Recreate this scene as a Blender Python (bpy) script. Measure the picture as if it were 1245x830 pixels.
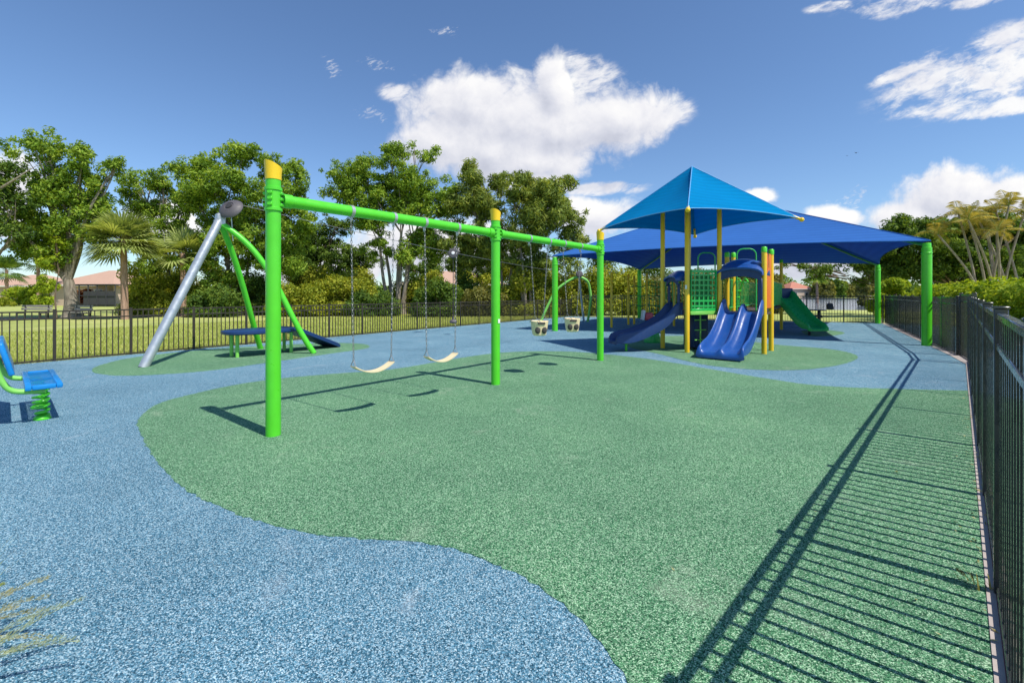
import bpy, bmesh, math, random
import numpy as np
from mathutils import Vector, Matrix, Euler

R = math.radians
rnd = random.Random(7)
for o in list(bpy.data.objects):
    bpy.data.objects.remove(o)
SC = bpy.context.scene
COL = SC.collection

# ------------------------------------------------------------------ camera
EYE, FPX, HX, HY = 1.6, 553.0, 622.5, 357.0      # eye height, focal length and horizon in photo pixels
cam_d = bpy.data.cameras.new('camera')
cam_d.sensor_width = 36.0
cam_d.lens = 36.0 * FPX / 1245.0
cam_d.shift_y = -(415.0 - HY) / 1245.0
cam_d.clip_start = 0.05
cam_d.clip_end = 4000
cam = bpy.data.objects.new('camera', cam_d)
cam.location = (0, 0, EYE)
cam.rotation_euler = (R(90), 0, 0)
COL.objects.link(cam)
SC.camera = cam

# ------------------------------------------------------------------ sun, sky, exposure
SUN_EL, SHX, SHY = 56.5, -0.783, 0.6225           # shadows fall towards (SHX, SHY)
sd = bpy.data.lights.new('sun', 'SUN')
sd.energy = 5.0
sd.angle = R(0.5)
sd.color = (1.0, 0.95, 0.86)
sun = bpy.data.objects.new('sun', sd)
sv = Vector((SHX * math.cos(R(SUN_EL)), SHY * math.cos(R(SUN_EL)), -math.sin(R(SUN_EL))))
sun.rotation_euler = sv.to_track_quat('-Z', 'Y').to_euler()
sun.location = (20, -16, 40)
COL.objects.link(sun)

W = bpy.data.worlds.new('World')
SC.world = W
W.use_nodes = True
SC.view_settings.view_transform = 'Standard'
SC.view_settings.look = 'None'
SC.view_settings.gamma = 1.0
SC.view_settings.exposure = 0.08
SC.view_settings.use_curve_mapping = False


class NT:
    """small helper around a node tree"""
    def __init__(self, tree):
        self.t = tree
        tree.nodes.clear()

    def n(self, kind, **kw):
        nd = self.t.nodes.new(kind)
        for k, v in kw.items():
            if k.startswith('i_'):
                key = k[2:]
                key = int(key) if key.isdigit() else key.replace('_', ' ')
                nd.inputs[key].default_value = v
            else:
                setattr(nd, k, v)
        return nd

    def l(self, a, b):
        self.t.links.new(a, b)

    def val(self, sock, x):
        if isinstance(x, (int, float)):
            sock.default_value = x
        elif isinstance(x, (tuple, list)):
            sock.default_value = x
        else:
            self.l(x, sock)

    def m(self, op, a, b=None, c=None, clamp=False):
        nd = self.t.nodes.new('ShaderNodeMath')
        nd.operation = op
        nd.use_clamp = clamp
        for i, x in enumerate((a, b, c)):
            if x is not None:
                self.val(nd.inputs[i], x)
        return nd.outputs[0]

    def vm(self, op, a, b=None):
        nd = self.t.nodes.new('ShaderNodeVectorMath')
        nd.operation = op
        self.val(nd.inputs[0], a)
        if b is not None:
            self.val(nd.inputs[1], b)
        return nd.outputs['Value'] if op in ('LENGTH', 'DOT_PRODUCT') else nd.outputs['Vector']

    def noise(self, vec, scale, detail=4, rough=.5, dist=0, typ=None):
        nd = self.t.nodes.new('ShaderNodeTexNoise')
        if vec is not None:
            self.l(vec, nd.inputs['Vector'])
        nd.inputs['Scale'].default_value = scale
        nd.inputs['Detail'].default_value = detail
        nd.inputs['Roughness'].default_value = rough
        nd.inputs['Distortion'].default_value = dist
        return nd.outputs['Fac']

    def mr(self, x, a, b, c=0., d=1., smooth=False):
        nd = self.t.nodes.new('ShaderNodeMapRange')
        nd.interpolation_type = 'SMOOTHSTEP' if smooth else 'LINEAR'
        self.val(nd.inputs['Value'], x)
        nd.inputs['From Min'].default_value = a
        nd.inputs['From Max'].default_value = b
        nd.inputs['To Min'].default_value = c
        nd.inputs['To Max'].default_value = d
        return nd.outputs['Result']

    def mix(self, f, a, b, mode='MIX'):
        nd = self.t.nodes.new('ShaderNodeMixRGB')
        nd.blend_type = mode
        self.val(nd.inputs[0], f)
        for i, x in ((1, a), (2, b)):
            if isinstance(x, tuple) and len(x) == 3:
                x = (*x, 1)
            self.val(nd.inputs[i], x)
        return nd.outputs[0]

    def ramp(self, f, stops, interp='LINEAR'):
        nd = self.t.nodes.new('ShaderNodeValToRGB')
        self.l(f, nd.inputs[0])
        cr = nd.color_ramp
        cr.interpolation = interp
        while len(cr.elements) < len(stops):
            cr.elements.new(.5)
        for e, (p, c) in zip(cr.elements, stops):
            e.position = p
            e.color = (*c, 1)
        return nd.outputs[0]


def build_world():
    T = NT(W.node_tree)
    sky = T.n('ShaderNodeTexSky', sky_type='NISHITA', sun_disc=False)
    sky.sun_elevation = R(SUN_EL)
    sky.sun_rotation = math.atan2(-SHX, -SHY)
    sky.altitude = 0
    sky.air_density = 1.0
    sky.dust_density = 0.3
    sky.ozone_density = 2.2
    tint = T.mix(1.0, sky.outputs[0], (0.85, 1.0, 1.17), 'MULTIPLY')
    bg1 = T.n('ShaderNodeBackground')
    T.l(tint, bg1.inputs[0])
    bg1.inputs[1].default_value = 0.125
    tc = T.n('ShaderNodeTexCoord')
    sep = T.n('ShaderNodeSeparateXYZ')
    T.l(tc.outputs['Generated'], sep.inputs[0])
    fy = T.m('MAXIMUM', sep.outputs[1], 0.05)
    cmb = T.n('ShaderNodeCombineXYZ')
    T.l(T.m('DIVIDE', sep.outputs[0], fy), cmb.inputs[0])
    T.l(T.m('DIVIDE', sep.outputs[2], fy), cmb.inputs[1])
    uv = cmb.outputs[0]                      # gnomonic sky chart round the +Y direction

    def blob(cx, cy, rx, ry, rot=0):
        mp = T.n('ShaderNodeMapping', vector_type='TEXTURE')
        T.l(uv, mp.inputs['Vector'])
        mp.inputs['Location'].default_value = ((cx - HX) / FPX, (HY - cy) / FPX, 0)
        mp.inputs['Rotation'].default_value = (0, 0, R(rot))
        mp.inputs['Scale'].default_value = (rx / FPX, ry / FPX, 1)
        return T.m('SUBTRACT', 1.0, T.vm('LENGTH', mp.outputs[0]))

    def union(bl):
        acc = bl[0]
        for b in bl[1:]:
            nd = T.t.nodes.new('ShaderNodeMath')
            nd.operation = 'SMOOTH_MAX'
            T.l(acc, nd.inputs[0]); T.l(b, nd.inputs[1])
            nd.inputs[2].default_value = .25
            acc = nd.outputs[0]
        return acc
    # heaped clouds
    cum = [(620, 150, 140, 60, 4), (760, 148, 75, 36, 12), (575, 135, 72, 50), (530, 172, 60, 34), (600, 180, 105, 54), (676, 112, 30, 52, 5), (690, 160, 95, 42, 10),
           (640, 196, 105, 30), (1165, 242, 78, 42), (1240, 240, 50, 38), (1110, 266, 70, 24), (1020, 264, 46, 16),
           (715, 262, 66, 28), (922, 238, 24, 10), (660, 222, 44, 16),
           (0, 240, 60, 60), (190, 275, 60, 30), (540, 300, 120, 40), (985, 310, 140, 30), (390, 315, 120, 30)]
    def density(vec, body):
        warp = T.t.nodes.new('ShaderNodeTexNoise')
        T.l(vec, warp.inputs['Vector'])
        warp.inputs['Scale'].default_value = 9
        warp.inputs['Detail'].default_value = 5
        w = T.vm('ADD', vec, T.vm('MULTIPLY', T.vm('SUBTRACT', warp.outputs['Color'], (.5, .5, .5)), (.09, .09, 0)))
        vo = T.n('ShaderNodeTexVoronoi', feature='SMOOTH_F1', voronoi_dimensions='2D', normalize=True)
        T.l(w, vo.inputs['Vector'])
        vo.inputs['Scale'].default_value = 11
        vo.inputs['Detail'].default_value = 4
        vo.inputs['Roughness'].default_value = .55
        vo.inputs['Lacunarity'].default_value = 2.3
        vo.inputs['Smoothness'].default_value = .25
        fb = T.noise(vec, 6.0, 10, .62, .2)
        p = T.m('ADD', T.m('MULTIPLY', T.m('SUBTRACT', .42, vo.outputs['Distance']), 1.1), T.m('MULTIPLY', T.m('SUBTRACT', fb, .5), 1.1))
        return T.m('ADD', body, p), vo.outputs['Distance']
    body = union([blob(*q) for q in cum])
    dens, vd = density(uv, body)
    offs = (0.020, 0.028)
    dens2, vd2 = density(T.vm('ADD', uv, (*offs, 0)), union([blob(q[0] - offs[0] * FPX, q[1] + offs[1] * FPX, *q[2:]) for q in cum]))
    mask1 = T.mr(dens, .0, .50, smooth=True)
    # thin streaks
    mp = T.n('ShaderNodeMapping', vector_type='TEXTURE')
    T.l(uv, mp.inputs['Vector'])
    mp.inputs['Rotation'].default_value = (0, 0, R(20))
    mp.inputs['Scale'].default_value = (1.0, .38, 1)
    n3 = T.noise(mp.outputs[0], 7.0, 9, .6, .35)
    n4 = T.noise(mp.outputs[0], 26.0, 7, .65, .5)
    cir = [blob(1200, 88, 150, 44, 17), blob(1245, 60, 90, 40, 15), blob(1150, 128, 80, 16, 8), blob(1085, 8, 75, 16, 8), blob(1190, 0, 50, 10, 12), blob(1105, 82, 60, 12, 25),
           blob(1210, 132, 80, 14, 8), blob(1010, 8, 34, 8, 10), blob(495, 118, 40, 16, -15),
           blob(800, 140, 50, 26, 15), blob(735, 230, 60, 10, 3), blob(700, 95, 60, 34)]
    faint = union([blob(404, 84, 26, 14, -55), blob(455, 140, 34, 16, -20), blob(1042, 238, 30, 16, 40), blob(458, 78, 30, 12, -10), blob(540, 38, 26, 12), blob(1030, 250, 40, 20)])
    n5 = T.noise(mp.outputs[0], 48.0, 7, .65, .6)
    mask3 = T.mr(T.m('ADD', T.m('MULTIPLY', T.mr(faint, 0, .7), .5), T.m('MULTIPLY', T.m('SUBTRACT', n5, .5), 2.4)), .36, 1.0, 0, .6, smooth=True)
    mask3 = T.m('MULTIPLY', mask3, T.mr(faint, 0, .35, smooth=True))
    cu = union(cir)
    wis = T.m('ADD', T.m('MINIMUM', T.m('ADD', cu, .10), .62), T.m('ADD', T.m('MULTIPLY', T.m('SUBTRACT', n3, .5), 2.6), T.m('MULTIPLY', T.m('SUBTRACT', n4, .5), 1.3)))
    mask2 = T.mr(T.m('MULTIPLY', wis, T.mr(cu, -.2, .25)), .02, .85, 0, .93, smooth=True)
    # cloud brightness: billows lit from the upper right, greyer towards the base of each heap
    lit = T.m('MULTIPLY', T.m('SUBTRACT', dens, dens2), .62)
    thick = T.mr(dens, .25, 1.6, 0.16, -.16)
    lit = T.m('ADD', T.m('ADD', lit, thick), .50, clamp=True)
    ccol = T.ramp(lit, [(0.0, (.44, .47, .58)), (.4, (.66, .68, .77)), (.72, (.86, .86, .90)), (1.0, (1.0, .99, .975))])
    front = T.mr(sep.outputs[1], .05, .2, 0, 1, smooth=True)
    mask = T.m('MULTIPLY', T.m('MAXIMUM', T.m('MAXIMUM', mask1, mask2), mask3), front)
    bg2 = T.n('ShaderNodeBackground')
    T.l(ccol, bg2.inputs[0])
    bg2.inputs[1].default_value = 0.98
    mx = T.n('ShaderNodeMixShader')
    T.l(mask, mx.inputs[0]); T.l(bg1.outputs[0], mx.inputs[1]); T.l(bg2.outputs[0], mx.inputs[2])
    out = T.n('ShaderNodeOutputWorld')
    T.l(mx.outputs[0], out.inputs[0])


build_world()


# ------------------------------------------------------------------ measured points
def G(px, py, z=0.0):
    """photo pixel on the level plane z -> world point"""
    d = (EYE - z) * FPX / (py - HY)
    return Vector(((px - HX) / FPX * d, d, z))


def P(px, py, d):
    return Vector(((px - HX) / FPX * d, d, EYE + (HY - py) / FPX * d))


# ------------------------------------------------------------------ materials
MATS = {}


def mat_new(name):
    m = bpy.data.materials.new(name)
    m.use_nodes = True
    T = NT(m.node_tree)
    out = T.n('ShaderNodeOutputMaterial')
    MATS[name] = m
    return m, T, out


def paint(name, col, rough=.35, metal=0., var=.12, scale=6., bump=.0, spec=.5, coat=0., dirt=.0):
    """painted / moulded surface: soft mottling, faint streaks of dust, fine orange peel"""
    m, T, out = mat_new(name)
    b = T.n('ShaderNodeBsdfPrincipled')
    tc = T.n('ShaderNodeTexCoord')
    v = tc.outputs['Object']
    n = T.noise(v, scale, 6, .6)
    dark = tuple(c * (1 - var) for c in col)
    lite = tuple(min(1, c * (1 + var) + .01) for c in col)
    c = T.mix(n, dark, lite)
    if dirt:
        n2 = T.noise(v, scale * .6, 8, .7, .6)
        c = T.mix(T.mr(n2, .55, .8, 0, dirt), c, (.30, .27, .21))
    T.val(b.inputs['Base Color'], c)
    T.val(b.inputs['Roughness'], T.mr(T.noise(v, scale * 2.3, 5), .3, .7, max(.05, rough - .09), min(1, rough + .12)))
    b.inputs['Metallic'].default_value = metal
    b.inputs['Specular IOR Level'].default_value = spec
    b.inputs['Coat Weight'].default_value = coat
    if bump:
        bp = T.n('ShaderNodeBump')
        bp.inputs['Strength'].default_value = bump
        bp.inputs['Distance'].default_value = .004
        T.l(T.noise(v, 60, 5), bp.inputs['Height'])
        T.l(bp.outputs[0], b.inputs['Normal'])
    T.l(b.outputs[0], out.inputs[0])
    return m


def rubber(name, dark, mid, light, stain):
    """poured rubber crumb: granules of mixed colour with shadowed gaps, large soft wear patches"""
    m, T, out = mat_new(name)
    b = T.n('ShaderNodeBsdfPrincipled')
    geo = T.n('ShaderNodeNewGeometry')
    v = geo.outputs['Position']
    vo = T.n('ShaderNodeTexVoronoi', feature='F1')
    T.l(v, vo.inputs['Vector'])
    vo.inputs['Scale'].default_value = 185
    sep = T.n('ShaderNodeSeparateColor')
    T.l(vo.outputs['Color'], sep.inputs[0])
    c = T.ramp(sep.outputs[0], [(0, dark), (.3, tuple((a + b_) / 2 for a, b_ in zip(dark, mid))), (.55, mid), (.8, tuple((a + b_) / 2 for a, b_ in zip(mid, light))), (1, light)])
    cl = T.noise(v, 75, 4, .7)
    c = T.mix(1.0, c, T.ramp(cl, [(.3, (.42, .46, .50)), (.5, (1, 1, 1)), (.7, (1.5, 1.46, 1.42))]), 'MULTIPLY')
    gap = T.mr(vo.outputs['Distance'], .30, .75, 1.0, .55)
    c = T.mix(1.0, c, gap, 'MULTIPLY')
    big = T.noise(v, .55, 6, .62)
    c = T.mix(1.0, c, T.ramp(big, [(.3, (.80, .82, .83)), (.5, (.96, .96, .96)), (.72, (1.16, 1.13, 1.09))]), 'MULTIPLY')
    st = T.noise(v, 1.3, 8, .7, .8)
    c = T.mix(T.mr(st, .58, .80, 0, .40), c, stain)
    T.val(b.inputs['Base Color'], c)
    b.inputs['Roughness'].default_value = .95
    b.inputs['Specular IOR Level'].default_value = .04
    bp = T.n('ShaderNodeBump')
    bp.inputs['Strength'].default_value = .6
    bp.inputs['Distance'].default_value = .004
    hh = T.m('ADD', T.m('MULTIPLY', sep.outputs[1], .8), T.m('MULTIPLY', vo.outputs['Distance'], -1.0))
    T.l(hh, bp.inputs['Height'])
    T.l(bp.outputs[0], b.inputs['Normal'])
    T.l(b.outputs[0], out.inputs[0])
    return m


def foliage(name, c0, c1, c2, trans=.35, clump=.8):
    m, T, out = mat_new(name)
    geo = T.n('ShaderNodeNewGeometry')
    ri = geo.outputs['Random Per Island']
    big = T.noise(geo.outputs['Position'], clump, 3, .6)
    f = T.m('ADD', T.m('MULTIPLY', ri, .55), T.m('MULTIPLY', T.mr(big, .3, .7), .45), clamp=True)
    c = T.ramp(f, [(0.05, c0), (.5, c1), (.95, c2)])
    d = T.n('ShaderNodeBsdfPrincipled')
    T.l(c, d.inputs['Base Color'])
    d.inputs['Roughness'].default_value = .6
    d.inputs['Specular IOR Level'].default_value = .15
    t = T.n('ShaderNodeBsdfTranslucent')
    T.l(T.mix(1.0, c, (1.5, 1.35, .55), 'MULTIPLY'), t.inputs[0])
    mx = T.n('ShaderNodeMixShader')
    mx.inputs[0].default_value = trans
    T.l(d.outputs[0], mx.inputs[1]); T.l(t.outputs[0], mx.inputs[2])
    T.l(mx.outputs[0], out.inputs[0])
    return m


def bark(name, a, b_):
    m, T, out = mat_new(name)
    b = T.n('ShaderNodeBsdfPrincipled')
    tc = T.n('ShaderNodeTexCoord')
    mp = T.n('ShaderNodeMapping')
    T.l(tc.outputs['Object'], mp.inputs[0])
    mp.inputs['Scale'].default_value = (1, 1, .22)
    n = T.noise(mp.outputs[0], 9, 8, .65, .3)
    T.l(T.ramp(n, [(.3, a), (.7, b_)]), b.inputs['Base Color'])
    b.inputs['Roughness'].default_value = .9
    bp = T.n('ShaderNodeBump')
    bp.inputs['Strength'].default_value = .8
    bp.inputs['Distance'].default_value = .05
    T.l(n, bp.inputs['Height'])
    T.l(bp.outputs[0], b.inputs['Normal'])
    T.l(b.outputs[0], out.inputs[0])
    return m


def fabric(name, col, trans, tcol):
    """knitted shade cloth: fine ribs, panel seams, a little light through it"""
    m, T, out = mat_new(name)
    tc = T.n('ShaderNodeTexCoord')
    v = tc.outputs['Object']
    n = T.noise(v, 1.3, 5, .6)
    wv = T.n('ShaderNodeTexWave', wave_type='BANDS', bands_direction='Z')
    T.l(v, wv.inputs[0])
    wv.inputs['Scale'].default_value = 2.6
    wv.inputs['Distortion'].default_value = 1.2
    wv.inputs['Detail'].default_value = 3
    c = T.mix(n, tuple(x * .86 for x in col), tuple(x * 1.12 for x in col))
    c = T.mix(T.mr(wv.outputs['Fac'], 0, 1, 0, .32), c, tuple(x * .6 for x in col))
    d = T.n('ShaderNodeBsdfPrincipled')
    T.l(c, d.inputs['Base Color'])
    d.inputs['Roughness'].default_value = .9
    d.inputs['Specular IOR Level'].default_value = .08
    bp = T.n('ShaderNodeBump')
    bp.inputs['Strength'].default_value = .5
    bp.inputs['Distance'].default_value = .03
    T.l(T.noise(v, 2.2, 5, .6), bp.inputs['Height'])
    T.l(bp.outputs[0], d.inputs['Normal'])
    t = T.n('ShaderNodeBsdfTranslucent')
    t.inputs[0].default_value = (*tcol, 1)
    mx = T.n('ShaderNodeMixShader')
    mx.inputs[0].default_value = trans
    T.l(d.outputs[0], mx.inputs[1]); T.l(t.outputs[0], mx.inputs[2])
    T.l(mx.outputs[0], out.inputs[0])
    return m


def lawn_mat():
    m, T, out = mat_new('lawn')
    b = T.n('ShaderNodeBsdfPrincipled')
    geo = T.n('ShaderNodeNewGeometry')
    v = geo.outputs['Position']
    n1 = T.noise(v, .22, 6, .65)
    n2 = T.noise(v, 7.0, 6, .7)
    c = T.ramp(n1, [(.25, (.26, .32, .07)), (.5, (.42, .46, .12)), (.75, (.56, .55, .20))])
    c = T.mix(1.0, c, T.ramp(n2, [(.25, (.62, .66, .6)), (.5, (1, 1, 1)), (.75, (1.3, 1.25, 1.2))]), 'MULTIPLY')
    T.l(c, b.inputs['Base Color'])
    b.inputs['Roughness'].default_value = .9
    bp = T.n('ShaderNodeBump')
    bp.inputs['Strength'].default_value = 1
    bp.inputs['Distance'].default_value = .06
    T.l(T.noise(v, 22, 6, .75), bp.inputs['Height'])
    T.l(bp.outputs[0], b.inputs['Normal'])
    T.l(b.outputs[0], out.inputs[0])
    return m


def water_mat():
    m, T, out = mat_new('water')
    b = T.n('ShaderNodeBsdfPrincipled')
    b.inputs['Base Color'].default_value = (.16, .19, .24, 1)
    b.inputs['Roughness'].default_value = .12
    b.inputs['Specular IOR Level'].default_value = .8
    geo = T.n('ShaderNodeNewGeometry')
    bp = T.n('ShaderNodeBump')
    bp.inputs['Strength'].default_value = .35
    bp.inputs['Distance'].default_value = .1
    T.l(T.noise(geo.outputs['Position'], 1.4, 4, .6), bp.inputs['Height'])
    T.l(bp.outputs[0], b.inputs['Normal'])
    T.l(b.outputs[0], out.inputs[0])
    return m


def tile_mat(name, a, b_):
    m, T, out = mat_new(name)
    b = T.n('ShaderNodeBsdfPrincipled')
    tc = T.n('ShaderNodeTexCoord')
    v = tc.outputs['Object']
    wv = T.n('ShaderNodeTexWave', wave_type='BANDS', bands_direction='Z')
    T.l(v, wv.inputs[0])
    wv.inputs['Scale'].default_value = 2.2
    n = T.noise(v, 2.5, 6, .7)
    c = T.mix(n, a, b_)
    c = T.mix(T.mr(wv.outputs['Fac'], 0, .35, .35, 0), c, tuple(x * .5 for x in a))
    T.l(c, b.inputs['Base Color'])
    b.inputs['Roughness'].default_value = .85
    T.l(b.outputs[0], out.inputs[0])
    return m


def mesh_panel_mat(name, col):
    """punched sheet: round holes all through the panel"""
    m, T, out = mat_new(name)
    tc = T.n('ShaderNodeTexCoord')
    vo = T.n('ShaderNodeTexVoronoi', feature='F1', voronoi_dimensions='2D')
    vo.inputs['Randomness'].default_value = 0
    vo.inputs['Scale'].default_value = 42
    T.l(tc.outputs['Object'], vo.inputs['Vector'])
    hole = T.m('LESS_THAN', vo.outputs['Distance'], .40)
    b = T.n('ShaderNodeBsdfPrincipled')
    b.inputs['Base Color'].default_value = (*col, 1)
    b.inputs['Roughness'].default_value = .35
    tr = T.n('ShaderNodeBsdfTransparent')
    mx = T.n('ShaderNodeMixShader')
    T.l(hole, mx.inputs[0]); T.l(b.outputs[0], mx.inputs[1]); T.l(tr.outputs[0], mx.inputs[2])
    T.l(mx.outputs[0], out.inputs[0])
    return m


rubber('rubber_blue', (.014, .07, .12), (.135, .335, .47), (.60, .78, .85), (.50, .53, .55))
rubber('rubber_green', (.010, .065, .035), (.120, .335, .165), (.52, .74, .50), (.50, .53, .42))
lawn_mat(); water_mat()
paint('green_paint', (.085, .60, .018), .34, var=.12, coat=.15, dirt=.10)
paint('dark_green_paint', (.02, .26, .07), .35, var=.1)
paint('lime_paint', (.22, .62, .10), .4, var=.1)
paint('yellow_cap', (.90, .58, .01), .4, var=.06)
paint('gold_paint', (.88, .56, .018), .32, var=.1, dirt=.15)
paint('orange_plastic', (.72, .16, .02), .4, var=.1)
paint('blue_plastic', (.005, .068, .30), .38, var=.14, coat=.25, dirt=.12)
paint('navy_plastic', (.006, .034, .13), .38, var=.14)
paint('green_plastic', (.02, .44, .085), .3, var=.12, coat=.2)
paint('bright_blue', (.0, .22, .60), .3, var=.1, coat=.2)
paint('black_metal', (.026, .028, .028), .24, var=.3, spec=.8, coat=.3)
paint('dull_black', (.03, .028, .028), .6, var=.3)
paint('galvanised', (.52, .54, .55), .38, metal=.6, var=.2, scale=4)
paint('chain_steel', (.24, .24, .24), .45, metal=.6, var=.2)
paint('pale_rubber', (.74, .60, .36), .6, var=.12)
paint('cream_plastic', (.86, .68, .40), .45, var=.1)
paint('dark_hole', (.05, .045, .04), .8)
paint('bumper_rubber', (.085, .075, .08), .55, var=.2)
paint('concrete', (.42, .36, .33), .9, var=.25, scale=9, bump=.4)
paint('rust', (.16, .055, .04), .9, var=.3)
paint('deck_brown', (.09, .06, .05), .6, var=.2)
paint('red_plastic', (.75, .10, .11), .4)
paint('white_plastic', (.80, .78, .76), .4)
paint('house_wall', (.55, .42, .33), .9, var=.08)
paint('house_trim', (.72, .68, .62), .7)
paint('window_glass', (.03, .04, .05), .08, spec=.8)
paint('grey_wood', (.27, .25, .24), .8, var=.25)
paint('asphalt_tree_shade', (.11, .095, .085), .9, var=.2, scale=3)  # footpath asphalt, darkened so tree shade is part of the colour
paint('screen_dark', (.045, .045, .05), .7)
paint('brown_metal', (.032, .024, .014), .45, var=.2)
paint('seed_head', (.42, .36, .16), .8, var=.3)
paint('hem_blue', (.10, .34, .66), .6)
paint('sticker_white', (.78, .78, .72), .5)
bark('bark_grey', (.10, .08, .06), (.36, .31, .25))
bark('bark_brown', (.08, .055, .04), (.24, .17, .12))
bark('palm_bark', (.20, .12, .08), (.48, .31, .23))
bark('cane_bark', (.22, .17, .13), (.46, .39, .32))
tile_mat('roof_tile', (.44, .27, .19), (.58, .38, .28))
tile_mat('roof_red', (.42, .15, .10), (.55, .24, .16))
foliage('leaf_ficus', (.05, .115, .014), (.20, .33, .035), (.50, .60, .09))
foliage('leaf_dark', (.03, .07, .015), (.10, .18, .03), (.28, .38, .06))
foliage('leaf_yellow', (.10, .15, .014), (.28, .33, .03), (.60, .57, .08))
foliage('leaf_hedge', (.13, .21, .012), (.29, .40, .025), (.50, .55, .05), clump=2)
foliage('leaf_casuarina', (.055, .10, .02), (.20, .27, .05), (.44, .47, .10))
foliage('leaf_palm', (.14, .19, .05), (.31, .38, .11), (.56, .60, .24), clump=1.5)
foliage('leaf_gold', (.16, .15, .03), (.34, .29, .07), (.56, .46, .15), clump=1.5)
foliage('leaf_olive', (.07, .08, .025), (.19, .20, .05), (.36, .33, .10))
foliage('leaf_red', (.10, .03, .015), (.25, .06, .03), (.36, .16, .05))
foliage('grass_blade', (.22, .29, .05), (.40, .45, .11), (.58, .56, .20), trans=.3)
foliage('plume_gold', (.24, .22, .08), (.42, .38, .17), (.62, .56, .32), trans=.3)
foliage('plume_green', (.22, .25, .12), (.42, .46, .26), (.62, .64, .42), trans=.3)
foliage('grass_dry', (.18, .17, .06), (.34, .32, .14), (.52, .46, .26), trans=.3)
fabric('canopy_cyan', (.0, .29, .62), .40, (.0, .22, .62))
fabric('canopy_royal', (.05, .18, .52), .28, (.0, .12, .60))
mesh_panel_mat('punched_blue', (.0, .24, .62))


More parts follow.
